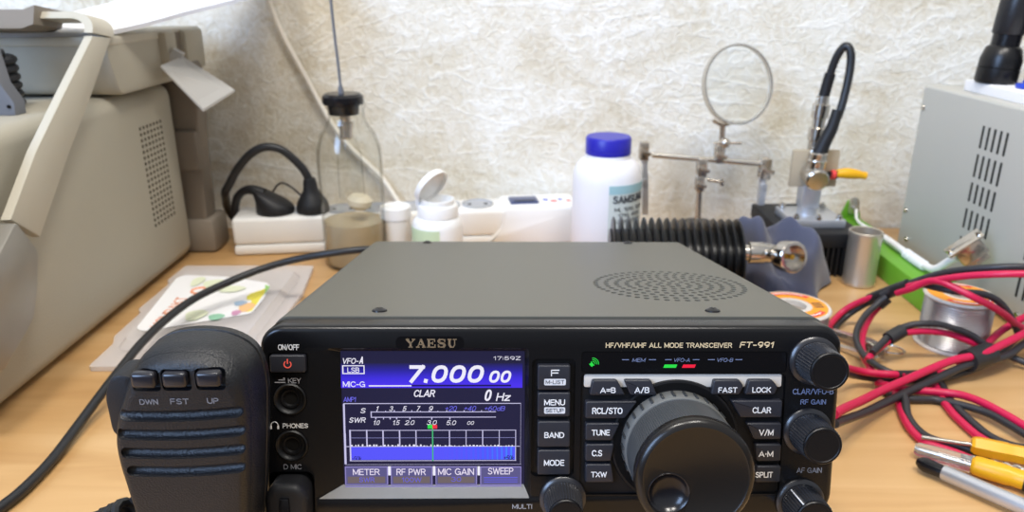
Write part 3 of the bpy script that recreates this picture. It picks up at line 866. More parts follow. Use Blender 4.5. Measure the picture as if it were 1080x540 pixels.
SCREEN_BARS = [
    (-83.7, -11.9, -24.4, -14.3, 'px_band'),
    (-72.8, -55.9, -23.8, -23.3, 'px_white'),
    (-55.9, -16.4, -23.8, -23.1, 'px_deep'),
    (-83.0, -74.3, -15.5, -15.1, 'px_white'),
    (-83.1, -74.3, -18.7, -18.3, 'px_white'),
    (-83.1, -82.6, -18.7, -15.1, 'px_white'),
    (-74.7, -74.3, -18.7, -15.1, 'px_white'),
    (-83.0, -12.4, -31.0, -30.7, 'px_line'),
    (-82.9, -12.2, -56.5, -56.4, 'px_line'),
    (-83.2, -82.5, -43.2, -31.0, 'px_line'),
    (-83.2, -82.4, -56.2, -43.2, 'px_line'),
    (-12.5, -12.4, -56.4, -31.1, 'px_line'),
    (-72.3, -22.4, -34.5, -34.2, 'px_line'),
    (-72.3, -22.4, -36.7, -36.4, 'px_line'),
    (-72.3, -71.9, -36.5, -34.1, 'px_line'),
    (-70.0, -69.7, -34.2, -33.6, 'px_line'),
    (-66.5, -66.2, -34.2, -33.8, 'px_line'),
    (-63.1, -62.7, -34.2, -33.6, 'px_line'),
    (-59.6, -59.3, -34.2, -33.8, 'px_line'),
    (-56.1, -55.8, -34.2, -33.6, 'px_line'),
    (-52.7, -52.3, -34.3, -33.9, 'px_line'),
    (-49.2, -48.8, -34.3, -33.6, 'px_line'),
    (-45.7, -45.4, -34.3, -33.9, 'px_line'),
    (-42.2, -41.9, -34.3, -33.6, 'px_line'),
    (-38.8, -38.4, -34.3, -33.9, 'px_line'),
    (-35.3, -34.9, -34.3, -33.7, 'px_line'),
    (-31.8, -31.5, -34.3, -33.9, 'px_line'),
    (-28.3, -28.0, -34.3, -33.7, 'px_line'),
    (-24.8, -24.5, -34.3, -33.9, 'px_line'),
    (-70.5, -70.1, -37.4, -36.7, 'px_line'),
    (-67.4, -67.1, -37.4, -36.7, 'px_line'),
    (-64.8, -64.4, -37.4, -36.7, 'px_line'),
    (-62.2, -61.8, -37.4, -36.7, 'px_line'),
    (-56.9, -56.5, -37.4, -36.7, 'px_line'),
    (-48.2, -47.8, -37.5, -36.7, 'px_line'),
    (-41.0, -40.6, -37.5, -36.7, 'px_line'),
    (-49.7, -47.8, -41.3, -39.7, 'led_green'),
    (-47.8, -45.9, -41.3, -39.7, 'px_red'),
    (-80.7, -14.5, -54.4, -49.0, 'px_wave'),
    (-81.0, -80.4, -54.8, -41.8, 'px_line'),
    (-74.3, -73.8, -48.8, -41.8, 'px_line'),
    (-67.8, -67.3, -48.8, -41.9, 'px_line'),
    (-61.2, -60.7, -48.9, -41.9, 'px_line'),
    (-54.6, -54.2, -48.9, -41.9, 'px_line'),
    (-41.2, -40.8, -48.9, -41.9, 'px_line'),
    (-34.5, -34.2, -48.9, -41.9, 'px_line'),
    (-27.9, -27.5, -48.9, -42.0, 'px_line'),
    (-21.2, -20.9, -49.0, -42.0, 'px_line'),
    (-14.6, -14.3, -55.0, -42.0, 'px_line'),
    (-80.7, -14.3, -42.1, -41.9, 'px_line'),
    (-80.8, -14.3, -45.2, -45.1, 'px_line2'),
    (-82.4, -12.7, -48.9, -48.7, 'px_line'),
    (-81.1, -14.2, -54.9, -54.7, 'px_line'),
    (-48.0, -47.5, -54.9, -41.3, 'px_green_line'),
    (-80.4, -79.8, -48.6, -48.1, 'px_white'),
    (-78.7, -78.3, -48.6, -48.1, 'px_white'),
    (-77.7, -77.2, -48.6, -48.0, 'px_white'),
    (-76.1, -75.5, -48.6, -47.9, 'px_white'),
    (-74.2, -73.6, -48.6, -48.2, 'px_white'),
    (-73.3, -72.5, -48.6, -48.1, 'px_white'),
    (-71.6, -70.9, -48.6, -48.0, 'px_white'),
    (-70.5, -69.9, -48.6, -48.0, 'px_white'),
    (-68.9, -68.2, -48.6, -48.5, 'px_white'),
    (-67.4, -66.6, -48.6, -48.1, 'px_white'),
    (-65.8, -65.3, -48.6, -48.0, 'px_white'),
    (-64.3, -63.5, -48.6, -48.2, 'px_white'),
    (-62.8, -62.4, -48.6, -48.4, 'px_white'),
    (-61.9, -61.3, -48.6, -47.9, 'px_white'),
    (-60.2, -59.6, -48.7, -48.3, 'px_white'),
    (-58.9, -58.3, -48.7, -48.3, 'px_white'),
    (-57.3, -56.7, -48.7, -48.0, 'px_white'),
    (-55.7, -54.8, -48.7, -48.0, 'px_white'),
    (-54.4, -53.7, -48.7, -48.4, 'px_white'),
    (-52.8, -52.2, -48.7, -48.0, 'px_white'),
    (-51.5, -50.8, -48.7, -48.4, 'px_white'),
    (-50.2, -49.9, -48.7, -48.4, 'px_white'),
    (-48.6, -48.2, -48.7, -48.0, 'px_white'),
    (-47.2, -46.8, -48.7, -48.3, 'px_white'),
    (-46.2, -45.4, -48.7, -48.1, 'px_white'),
    (-44.9, -44.6, -48.7, -48.2, 'px_white'),
    (-43.0, -42.2, -48.7, -48.4, 'px_white'),
    (-41.4, -40.5, -48.7, -48.3, 'px_white'),
    (-40.4, -39.8, -48.7, -48.5, 'px_white'),
    (-39.2, -38.7, -48.7, -48.4, 'px_white'),
    (-37.4, -37.0, -48.7, -48.5, 'px_white'),
    (-35.7, -34.9, -48.7, -48.4, 'px_white'),
    (-34.3, -33.7, -48.7, -48.4, 'px_white'),
    (-33.1, -32.5, -48.7, -48.2, 'px_white'),
    (-31.7, -30.9, -48.7, -48.2, 'px_white'),
    (-30.3, -29.6, -48.7, -48.3, 'px_white'),
    (-29.1, -28.2, -48.7, -48.4, 'px_white'),
    (-27.4, -27.1, -48.7, -48.3, 'px_white'),
    (-26.1, -25.8, -48.7, -48.3, 'px_white'),
    (-24.5, -24.2, -48.7, -48.2, 'px_white'),
    (-23.1, -22.4, -48.8, -48.3, 'px_white'),
    (-21.8, -21.1, -48.8, -48.2, 'px_white'),
    (-20.7, -20.0, -48.8, -48.6, 'px_white'),
    (-18.5, -18.0, -48.8, -48.5, 'px_white'),
    (-17.4, -16.9, -48.8, -48.4, 'px_white'),
    (-16.1, -15.5, -48.8, -48.4, 'px_white'),
    (-83.1, -65.9, -65.0, -57.2, 'px_edge'),
    (-82.7, -66.3, -64.7, -57.5, 'px_key'),
    (-82.1, -67.0, -64.2, -61.4, 'px_brown'),
    (-64.7, -48.0, -65.1, -57.2, 'px_edge'),
    (-64.4, -48.3, -64.8, -57.6, 'px_key'),
    (-63.8, -49.0, -64.3, -61.4, 'px_brown'),
    (-46.7, -30.0, -65.1, -57.3, 'px_edge'),
    (-46.4, -30.4, -64.8, -57.6, 'px_key'),
    (-45.8, -31.0, -64.3, -61.5, 'px_brown'),
    (-28.7, -12.1, -65.2, -57.4, 'px_edge'),
    (-28.3, -12.4, -64.9, -57.7, 'px_key'),
    (-27.2, -13.6, -62.2, -61.8, 'px_key_blue'),
    (-27.2, -13.6, -63.1, -62.8, 'px_key_blue'),
    (-27.2, -13.6, -64.0, -63.7, 'px_key_blue'),
    (-65.8, -64.7, -60.9, -57.2, 'px_white'),
    (-47.8, -46.8, -61.0, -57.2, 'px_white'),
    (-29.8, -28.8, -61.0, -57.3, 'px_white'),
    (-83.1, -12.0, -65.9, -65.5, 'px_edge'),
]

RADIO_ROT = Matrix.Rotation(R(1.12), 4, 'Z') @ Matrix.Rotation(R(-11.0), 4, 'X') @ Matrix.Rotation(0.009, 4, 'Y')
radio_top = Vector((0.0162, 0.2695, CAM_H - 0.1259))
radio = thing('radio_transceiver', 'black desktop radio transceiver with lit blue screen and large tuning dial', 'radio')
radio.matrix_world = Matrix.Translation(radio_top) @ RADIO_ROT @ T(0, 0, -0.078)
RM = T(0, 0, 0.078) @ Matrix.Scale(0.001, 4)


def W(w):
    """Local XY = panel (u, v), extruding toward the viewer from height w."""
    return T(0, -w, 0) @ XZ


def robj(name, mb, m, parent=radio, **k):
    return obj(name, mb, m, parent, mtx=RM, **k)


# case with its speaker holes cut through the lid
lid = MB().prism(rrect(-113.2, 113.2, -76, 2, 7), 236, W(-250), seg=2)
holes = MB()
for q in range(8):
    ring = 5.2 * q
    n = max(1, int(2 * math.pi * ring / 4.5))
    for k in range(n):
        a = 2 * math.pi * k / n + 0.35 * q
        x, y = 64 + ring * math.cos(a), 84.5 + ring * 1.06 * math.sin(a)
        holes.prism(rrect(-1.35, 1.35, -1.6, 1.6, 1.1, 2), 6, T(x, y, -2.5))
lid = cut(lid, holes)
case = robj('case', lid, 'case')
robj('speaker_mesh', MB().box2((25, 45, -1.6), (103, 125, -1.2)), 'hole', case)
for su, sv in ((-71.3, 24), (69.2, 24.3), (-71.2, 243), (70.5, 243)):
    sc = MB().lathe([(0, 3.4), (1.6, 3.3), (3.0, 2.6), (3.3, 1.9)], (su, sv, 0), (0, 0, 1), 20)
    sc.box((su, sv, 3.35), (2.6, 0.6, 0.25)).box((su, sv, 3.35), (0.6, 2.6, 0.25))
    robj('screw', sc, 'black_gloss')
robj('rear_panel', MB().prism(rrect(-110, 110, -74, 0, 5), 14, W(-264)), 'black_metal')
for k in (-80, 80):
    robj('rear_foot', MB().cyl((k, 235, -76), (k, 235, -80), 8, 7), 'rubber')
bail = MB().tube([(-70, 30, -76), (-70, 22, -98), (-70, 12, -122), (-62, 10, -126), (0, 10, -126), (62, 10, -126), (70, 12, -122), (70, 22, -98), (70, 30, -76)], 2.5, 10)
robj('bail_stand', bail, 'steel')

# front panel with its recesses
panel = MB().prism(rrect(-114.5, 114.5, -78, 1.4, 9, 7), 13.2, W(-13.2), bev=2.6, seg=4)
c1 = MB().prism(rpoly([(-83.2, -64.6), (-11.3, -64.6), (-11.3, -9.6), (-83.2, -9.6)], 0.4),
                5.2, W(-2.9), top=rpoly([(-103.6, -74.6), (-5.4, -74.6), (-8.2, -5.8), (-92, -5.8)], 2.2))
panel = cut(panel, c1)
c2 = MB().prism(rrect(-8.3, 8.9, -60.6, -11.8, 2.2), 4, W(-1.6))
c2.prism(rrect(11.2, 92.6, -17.5, -8.8, 1.4), 4, W(-0.7))
c2.prism(rrect(11.2, 92.6, -68.5, -17.9, 2.0), 4, W(-1.3))
c2.prism(rrect(-111, -95.6, -17.6, -9.3, 1.2), 4, W(-1.0))
c2.prism(rrect(-113, -95, -90, -58.2, 3), 8, W(-4.5))
for jv in (-28.1, -47.3):
    c2.lathe([(6.6, -1.6), (6.6, 3)], (-103.3, 0, jv), (0, -1, 0), 36)
panel = cut(panel, c2)
front = robj('front_panel', panel, 'panel', sharp=30)
lipm = MB()
b = bmesh.new()
vs = [b.verts.new(p) for p in ((-83.4, 2.80, -64.66), (-11.4, 2.80, -64.66), (-8.3, 0.10, -69.86), (-94.2, 0.10, -69.86))]
b.faces.new(vs)
bmesh.ops.solidify(b, geom=b.faces[:], thickness=0.12)
lipm.add(b)
robj('bezel_lip', lipm, 'lip', front)

badge = MB().prism(rrect(-61.5, -35.0, -7.9, -2.7, 2.2), 0.12, W(0.0))
robj('badge_plate', badge, 'panel_gloss')


def serif_word(word, x0, x1, y0, y1, w):
    """Wide slab-serif capitals drawn as strokes."""
    S = {
        'Y': [((0.0, 1), (0.5, 0.48), 2), ((1.0, 1), (0.5, 0.48), 1), ((0.5, 0.5), (0.5, 0), 2), ((-0.08, 1), (0.26, 1), 1), ((0.74, 1), (1.08, 1), 1), ((0.28, 0), (0.72, 0), 1)],
        'A': [((0.5, 1), (0.06, 0), 1), ((0.5, 1), (0.92, 0), 2), ((0.24, 0.34), (0.76, 0.34), 1), ((-0.1, 0), (0.24, 0), 1), ((0.72, 0), (1.1, 0), 1)],
        'E': [((0.18, 0), (0.18, 1), 2), ((0.0, 1), (0.95, 1), 1), ((0.0, 0), (1.0, 0), 1), ((0.18, 0.52), (0.68, 0.52), 1), ((0.95, 1), (0.95, 0.74), 1), ((1.0, 0), (1.0, 0.28), 1), ((0.68, 0.38), (0.68, 0.66), 1)],
        'S': [((0.92, 0.98), (0.92, 0.72), 1), ((0.90, 0.84), (0.70, 1), 1), ((0.70, 1), (0.28, 1), 1), ((0.28, 1), (0.08, 0.78), 2), ((0.08, 0.78), (0.26, 0.56), 2), ((0.26, 0.56), (0.74, 0.45), 2), ((0.74, 0.45), (0.92, 0.24), 2), ((0.92, 0.24), (0.72, 0), 2), ((0.72, 0), (0.28, 0), 1), ((0.28, 0), (0.08, 0.18), 1), ((0.06, 0.02), (0.06, 0.30), 1)],
        'U': [((0.16, 1), (0.16, 0.28), 2), ((0.16, 0.28), (0.34, 0.02), 2), ((0.34, 0), (0.68, 0), 1), ((0.68, 0.02), (0.86, 0.28), 1), ((0.86, 0.28), (0.86, 1), 1), ((-0.04, 1), (0.38, 1), 1), ((0.68, 1), (1.06, 1), 1)],
    }
    mb = MB()
    n = len(word)
    pitch = (x1 - x0) / (n - 0.16)
    gw = pitch * 0.72
    h = y1 - y0
    for i, ch in enumerate(word):
        ox = x0 + pitch * (i + 0.06)
        for (ax, ay), (bx, by), wt in S[ch]:
            a, c = Vector((ox + ax * gw, y0 + ay * h)), Vector((ox + bx * gw, y0 + by * h))
            d = (c - a).normalized()
            q = Vector((-d.y, d.x)) * (0.42 if wt == 2 else 0.2)
            e = d * 0.18
            mb.prism([tuple(a - e - q), tuple(c + e - q), tuple(c + e + q), tuple(a - e + q)], 0.22, W(w))
    return mb


robj('badge_lettering', serif_word('YAESU', -57.4, -37.9, -7.0, -3.9, 0.1), 'gold')


def letter(body, x0, x1, y0, y1, m, w=0.0, parent=None, shear=0.0, bold=0.02, name='lettering', ext=0.06):
    return robj(name, text_mb(body, x0, x1, y0, y1, shear, bold, ext, W(w)), m, parent or front)


letter('HF/VHF/UHF ALL MODE TRANSCEIVER', 20.6, 70.4, -7.3, -5.3, 'ink_gold', bold=0.03)
letter('FT-991', 73.4, 87.3, -7.3, -4.9, 'ink_gold', shear=0.2, bold=0.04)
letter('ON/OFF', -107.2, -99.0, -8.2, -6.0, 'ink_white')
letter('KEY', -103.8, -98.8, -21.6, -19.5, 'ink_grey')
letter('PHONES', -106.6, -96.6, -40.0, -38.1, 'ink_white')
letter('D MIC', -106.9, -99.8, -57.2, -55.1, 'ink_grey', bold=0.0)
letter('MULTI', -15.7, -7.7, -74.4, -72.4, 'ink_grey')
letter('CLAR/VFO-B', 95.6, 112.0, -26.4, -24.1, 'ink_blue')
letter('RF GAIN', 99.0, 109.2, -30.6, -28.5, 'ink_blue')
letter('AF GAIN', 99.2, 109.4, -59.4, -57.2, 'ink_grey', bold=0.0)
icon = MB().box((-106.9, -0.03, -21.3), (4.2, 0.1, 0.35)).box((-106.3, -0.03, -20.3), (2.4, 0.1, 0.35)).box((-105.3, -0.03, -19.8), (0.7, 0.1, 1.0))
robj('key_symbol', icon, 'ink_grey', front)
hp = MB().tube([(-109.8 + 1.4 * math.cos(R(a)), -0.05, -38.9 + 1.5 * math.sin(R(a))) for a in range(-20, 201, 20)], 0.16, 6, 0)
hp.box((-111.2, -0.05, -39.7), (0.7, 0.1, 1.4)).box((-108.4, -0.05, -39.7), (0.7, 0.1, 1.4))
robj('headphone_symbol', hp, 'ink_white', front)

# display
scr = robj('display_screen', MB().box2((-83.6, 2.52, -65.0), (-10.9, 2.95, -9.2)), 'px_bg', label='lit blue and navy frequency display')
layers = {}
for i, (x0, x1, y0, y1, m) in enumerate(SCREEN_BARS):
    layers.setdefault(m, MB()).box2((x0, 2.49 - 0.003 * i, y0), (x1, 2.53, y1))
for m, mb in layers.items():
    me = mb.mesh('display_graphic', RM, merge=False)
    obj('display_graphic', me, m, scr)
for body, x0, x1, y0, y1, sh, bo, m in SCREEN_TEXT:
    letter(body, x0, x1, y0, y1, m, w=-2.14, parent=scr, shear=sh, bold=bo, name='display_text')

# status strip, silver strip, leds
win = robj('status_window', MB().prism(rrect(11.5, 92.3, -17.2, -9.1, 1.2), 0.45, W(-0.7)), 'panel_gloss')
for body, x0, x1 in (('MEM', 31.2, 36.6), ('VFO-A', 47.5, 54.4), ('VFO-B', 64.6, 71.4)):
    letter(body, x0, x1, -13.1, -11.6, 'ink_blue', w=-0.24, parent=win, shear=0.25, bold=0.0)
dash = MB()
for x0, x1 in ((27.2, 29.9), (37.8, 40.6), (44.2, 46.8), (55.2, 57.8), (61.2, 63.9), (72.1, 74.8)):
    dash.box(((x0 + x1) / 2, 0.2, -12.2), (x1 - x0, 0.1, 0.25))
robj('window_dashes', dash, 'ink_blue', win)
for x0, m in ((43.6, 'led_green'), (51.0, 'led_red')):
    robj('indicator_light', MB().prism([(x0, -15.5), (x0 + 5, -15.5), (x0 + 5.5, -14.2), (x0 + 0.5, -14.2)], 0.15, W(-0.3)), m, label='green indicator' if 'green' in m else 'red indicator')
sp = MB().prism([(14.2, -14.0), (15.4, -15.2), (15.6, -14.7), (16.4, -14.5), (15.0, -12.8), (14.9, -13.6)], 0.12, W(-0.25))
for rr in (1.0, 1.7, 2.4):
    sp.tube([(15.6 + rr * math.cos(R(a)), 0.2, -13.9 + rr * math.sin(R(a))) for a in range(-5, 96, 20)], 0.14, 6, 0)
robj('speaker_symbol', sp, 'led_green', win)
well = robj('key_well', MB().prism(rrect(11.6, 92.2, -68.2, -18.2, 1.8), 0.2, W(-1.3)), 'well')
robj('silver_strip', MB().prism(rrect(12.4, 91.2, -23.6, -18.3, 0.8), 0.5, W(-1.1), bev=0.3), 'silver_bar')

# keys
KEYS = [
    ('F', [(-6.1, -24), (6.8, -24), (6.8, -14), (-6.1, -14)], (-0.9, 2.4, -18.3, -15.7), None),
    ('MENU', [(-6.0, -35), (6.9, -35), (6.9, -25.1), (-6.0, -25.1)], (-3.4, 4.8, -30.2, -27.8), None),
    ('BAND', [(-5.9, -47.6), (7.1, -47.6), (7.1, -36.9), (-5.9, -36.9)], (-3.2, 4.7, -43.7, -41.3), None),
    ('MODE', [(-5.8, -59.2), (7.3, -59.2), (7.3, -48.8), (-5.8, -48.8)], (-3.2, 4.9, -55.3, -52.8), None),
    ('A=B', [(14.4, -26.2), (28.6, -26.2), (25.2, -20.0), (15.4, -20.0)], (18.6, 24.7, -25.2, -22.9), None),
    ('A/B', [(30.6, -26.2), (41.2, -26.2), (38.6, -20.0), (27.9, -20.0)], (32.2, 38.0, -25.2, -22.8), None),
    ('FAST', [(62.5, -26.0), (73.8, -26.0), (75.4, -22.6), (73.6, -20.0), (63.4, -20.0)], (65.3, 72.8, -25.1, -22.9), None),
    ('LOCK', [(75.9, -26.0), (87.9, -26.0), (89.0, -22.8), (86.6, -20.0), (77.2, -20.0)], (78.8, 86.2, -25.1, -22.9), None),
    ('RCL/STO', [(12.9, -35.8), (28.6, -35.8), (33.5, -28.7), (12.9, -28.7)], (15.6, 27.6, -33.8, -31.2), None),
    ('TUNE', [(13.1, -44.9), (23.8, -44.9), (26.8, -37.7), (13.1, -37.7)], (15.6, 22.8, -42.7, -40.3), None),
    ('C.S', [(13.2, -53.6), (23.6, -53.6), (24.7, -46.4), (13.2, -46.4)], (15.8, 20.0, -51.4, -48.8), None),
    ('TXW', [(13.4, -62.5), (25.0, -62.5), (23.8, -54.8), (13.4, -54.8)], (15.7, 22.0, -60.2, -57.9), None),
    ('CLAR', [(74.6, -35.5), (91.2, -35.5), (91.2, -28.4), (70.6, -28.4)], (79.3, 86.7, -33.6, -31.1), None),
    ('V/M', [(80.6, -44.6), (91.4, -44.6), (91.4, -37.8), (77.2, -37.8)], (82.4, 88.2, -42.9, -40.4), None),
    ('A\u2022M', [(82.2, -53.8), (91.8, -53.8), (91.8, -46.6), (81.2, -46.6)], (82.8, 88.6, -51.8, -49.4), None),
    ('SPLIT', [(82.0, -62.7), (92.2, -62.7), (92.2, -55.8), (82.4, -55.8)], (81.9, 88.9, -60.6, -58.2), None),
]
for body, poly, (x0, x1, y0, y1), _ in KEYS:
    k = robj('key', MB().prism(rpoly(poly, 0.9), 3.2, W(-1.5), bev=0.6, seg=3), 'key')
    letter(body, x0, x1, y0, y1, 'ink_white', w=1.7, parent=k, bold=0.03, name='legend')
    for sub, (a0, a1, b0, b1) in (('M-LIST', (-3.5, 5.0, -22.0, -19.4)), ('SETUP', (-3.4, 4.9, -33.6, -31.0))):
        if (body, sub) in (('F', 'M-LIST'), ('MENU', 'SETUP')):
            robj('legend_plate', MB().prism(rrect(a0, a1, b0, b1, 0.5), 0.06, W(1.7)), 'key_label', k)
            letter(sub, a0 + 0.6, a1 - 0.6, b0 + 0.55, b1 - 0.5, 'key', w=1.77, parent=k, name='legend')

pb = robj('power_button', MB().prism(rrect(-110.3, -96.4, -17.0, -9.9, 1.0), 2.6, W(-1.0), bev=0.7, seg=3), 'key')
ps = MB().tube([(-103.3 + 1.35 * math.cos(R(a)), -1.65, -13.5 + 1.35 * math.sin(R(a))) for a in range(125, 416, 15)], 0.22, 6, 0)
ps.box((-103.3, -1.65, -12.3), (0.42, 0.3, 1.9))
robj('power_symbol', ps, 'power_red', pb, label='red power symbol')
for jv in (-28.1, -47.3):
    j = robj('jack_socket', MB().lathe([(6.4, -1.5), (6.4, 0.3), (5.9, 0.8), (5.3, 0.5), (4.6, -0.9), (3.9, -0.9), (3.6, -0.4), (3.0, -0.5), (2.4, -1.5)], (-103.3, 0, jv), (0, -1, 0), 40), 'jack')
    robj('jack_hole', MB().lathe([(2.6, -1.5), (2.6, -1.2)], (-103.3, 0, jv), (0, -1, 0), 24), 'hole', j)


def knob(u, v, collar, r0, r1, h, name, pointer=None):
    kb = MB().lathe([(collar, -0.6), (collar, 0.9), (collar - 0.8, 1.7), (collar - 1.7, 1.9), (collar - 2.1, 1.0), (r0 + 0.6, 0.8)], (u, 0, v), (0, -1, 0), 44)
    k = robj(name, kb, 'knob')
    body = bmesh.new()
    n = 40
    secs = [(r0, 0.5), (r0, 2.2), (r0 - 0.1, 2.4), ((r0 + r1) / 2, h * 0.6), (r1 + 0.25, h - 1.0)]
    rings = []
    for ri, (rad, hh) in enumerate(secs):
        ring = []
        for q in range(n * 2):
            a = math.pi * q / n
            rr = rad + (0.38 if q % 2 else -0.30) * (1 if ri >= 2 else 0)
            ring.append(body.verts.new((u + rr * math.cos(a), -hh, v + rr * math.sin(a))))
        rings.append(ring)
    for A, B in zip(rings, rings[1:]):
        for q in range(2 * n):
            body.faces.new((A[q], A[(q + 1) % (2 * n)], B[(q + 1) % (2 * n)], B[q]))
    bmesh.ops.recalc_face_normals(body, faces=body.faces)
    grip = robj('grip', MB().add(body), 'knob_grip', k, sharp=15)
    robj('end_cap', MB().lathe([(r1 + 0.3, h - 1.2), (r1 + 0.35, h - 0.4), (r1, h), (r1 - 0.7, h + 0.05), (r1 - 0.9, h - 0.15), (0, h - 0.15)], (u, 0, v), (0, -1, 0), 44), 'knob_face', k)
    if pointer is not None:
        a = R(pointer)
        p0 = Vector((u + (r0 + 0.1) * math.cos(a), -3.0, v + (r0 + 0.1) * math.sin(a)))
        p1 = Vector((u + (r1 + 0.3) * math.cos(a), -(h - 1.0), v + (r1 + 0.3) * math.sin(a)))
        robj('pointer_line', MB().tube([p0, (p0 + p1) / 2, p1], 0.32, 6, 0), 'ink_white', k)
    return k


knob(103.1, -12.5, 9.8, 7.9, 7.0, 15.5, 'control_knob')
knob(102.4, -41.8, 9.8, 7.9, 7.0, 15.5, 'control_knob')
knob(101.2, -71.6, 9.8, 7.9, 7.0, 15.5, 'control_knob', 128)
knob(4.6, -69.8, 9.4, 7.6, 6.1, 15.0, 'control_knob')

# main tuning dial
DU, DV = 49.2, -46.2
dial = robj('tuning_dial', MB().lathe([(20.8, -1.2), (21.4, 0.0), (21.4, 7.6), (21.0, 8.4), (20.4, 8.4)], (DU, 0, DV), (0, -1, 0), 96), 'dial_grey')
robj('dial_surround', MB().lathe([(26.0, -1.2), (25.6, 0.3), (24.8, 0.5), (23.6, -0.2), (21.8, -0.9)], (DU, 0, DV), (0, -1, 0), 96, close=False), 'well', dial)
nb = MB()
for k in range(30):
    a = 2 * math.pi * k / 30
    rot = Matrix.Rotation(-a, 3, 'Y')
    nb.box((DU + 21.4 * math.cos(a), -4.2, DV + 21.4 * math.sin(a)), (1.2, 5.4, 1.0), 0.2, rot)
robj('skirt_notches', nb, 'notch', dial)
kn = bmesh.new()
n = 150
rings = []
for rad, hh, amp in ((20.5, 8.3, 0), (20.6, 9.0, 0.2), (21.3, 27.6, 0.2), (21.4, 28.2, 0)):
    rings.append([kn.verts.new((DU + (rad + (amp if q % 2 else -amp)) * math.cos(math.pi * q / n), -hh, DV + (rad + (amp if q % 2 else -amp)) * math.sin(math.pi * q / n))) for q in range(2 * n)])
for A, B in zip(rings, rings[1:]):
    for q in range(2 * n):
        kn.faces.new((A[q], A[(q + 1) % (2 * n)], B[(q + 1) % (2 * n)], B[q]))
bmesh.ops.recalc_face_normals(kn, faces=kn.faces)
robj('knurled_grip', MB().add(kn), 'dial_knurl', dial, sharp=25)
FU, FV, FR = DU - 9.6, DV - 5.6, 7.2
face = MB().lathe([(21.2, 27.9), (21.8, 28.5), (21.8, 31.4), (21.4, 32.4), (20.3, 33.3), (19.2, 33.6), (18.6, 33.2), (0, 33.2)], (DU, 0, DV), (0, -1, 0), 96)
bowl = MB().sphere((FU, -35.8, FV), 8.4, (1, 0.75, 1), 40)
face = cut(face, bowl)
robj('dial_face', face, 'dial_face', dial)
dm = MB().lathe([(0, -2.95), (3, -2.7), (5.2, -1.9), (6.6, -0.75), (7.2, 0.2), (7.5, 0.35), (7.7, 0.0)], (FU, -33.2, FV), (0, -1, 0), 48, close=False)
robj('finger_dimple', dm, 'black_gloss', dial)


def part(root, name, mb, m, **k):
    """Part of a thing, its shapes given in room coordinates."""
    return obj(name, mb, m, root, mtx=T(*(-root.location)), **k)


# ------------------------------------------------------------------ hand microphone
def near(p):
    return Vector((p[0] * 0.9, p[1] * 0.9, CAM_H - (CAM_H - p[2]) * 0.9))


mic = thing('hand_microphone', 'black hand microphone with three keys standing against the transceiver', 'microphone', near((-0.126, 0.264, -0.026)))
right = [(x_ - .0018, z_) for x_, z_ in [(-0.116, -0.0265), (-0.112, 0.0), (-0.109, 0.016), (-0.106, 0.035), (-0.103, 0.054), (-0.1005, 0.072), (-0.0985, 0.088), (-0.097, 0.103), (-0.0975, 0.113), (-0.1005, 0.121), (-0.108, 0.1262), (-0.118, 0.128)]]
left = [(-0.131, 0.1272), (-0.1395, 0.1235), (-0.1445, 0.117), (-0.1485, 0.109), (-0.152, 0.101), (-0.1545, 0.092), (-0.155, 0.083), (-0.154, 0.072), (-0.152, 0.054), (-0.1485, 0.035), (-0.145, 0.016), (-0.142, 0.0), (-0.138, -0.0265)]
ol = [(p.x, p.z) for p in catmull([(x, 0, z) for x, z in right + left], 4)]


def ring(sx, y, sz=None):
    cx, cz = -0.126, 0.060
    return [near((cx + (x - cx) * sx, y, cz + (z - cz) * (sz or sx))) for x, z in ol]


shell = MB().loft([ring(.955, .2550, .975), ring(.985, .2570, .99), ring(1.0, .2610), ring(1.0, .2700), ring(.985, .2704, .99), ring(.985, .2712, .99),
                   ring(1.0, .2716), ring(.985, .276, .99), ring(.93, .279, .96), ring(.8, .2805, .9)])
shell2 = MB().loft([ring(.80, .2492, .88), ring(.84, .2494, .905), ring(.885, .2502, .93), ring(.92, .2518, .95), ring(.945, .2535, .965), ring(.955, .2552, .975), ring(.6, .262, .8)])
grooves = MB()
for z, x0, x1 in ((.1024, -.1485, -.1035), (.0942, -.1485, -.1035), (.0860, -.1478, -.1045), (.0778, -.1468, -.1055)):
    pts = []
    for k in range(9):
        t = k / 8
        pts.append(near((x0 + (x1 - x0) * t, .2490, z + 0.0016 * t - 0.0010 * math.sin(math.pi * t))))
    sec = []
    rr = 0.0022
    for k in range(-6, len(pts) + 6):
        if k < 0:
            q, g_ = pts[0] + Vector((-rr * math.sin(R(90 * -k / 6.2)), 0, 0)), math.cos(R(90 * -k / 6.2))
        elif k >= len(pts):
            q, g_ = pts[-1] + Vector((rr * math.sin(R(90 * (k - len(pts) + 1) / 6.2)), 0, 0)), math.cos(R(90 * (k - len(pts) + 1) / 6.2))
        else:
            q, g_ = pts[k], 1.0
        sec.append([(q.x, q.y - .0030, q.z + rr * g_)] + [(q.x, q.y + .0030 * g_ * math.sin(R(a)), q.z + rr * g_ * math.cos(R(a))) for a in range(0, 181, 20)] + [(q.x, q.y - .0030, q.z - rr * g_)])
    grooves.loft(sec)
for bx in (-.1358, -.1243, -.1118):
    bz = .1172 + (bx + .1358) * 0.02
    c = near((bx, .2494, bz))
    grooves.box(c, (0.0098, 0.005, 0.0078), 0.0012)
faceplate = cut(shell2, grooves)
part(mic, 'back_shell', shell, 'mic', sharp=40)
part(mic, 'face_plate', faceplate, 'mic', sharp=35)
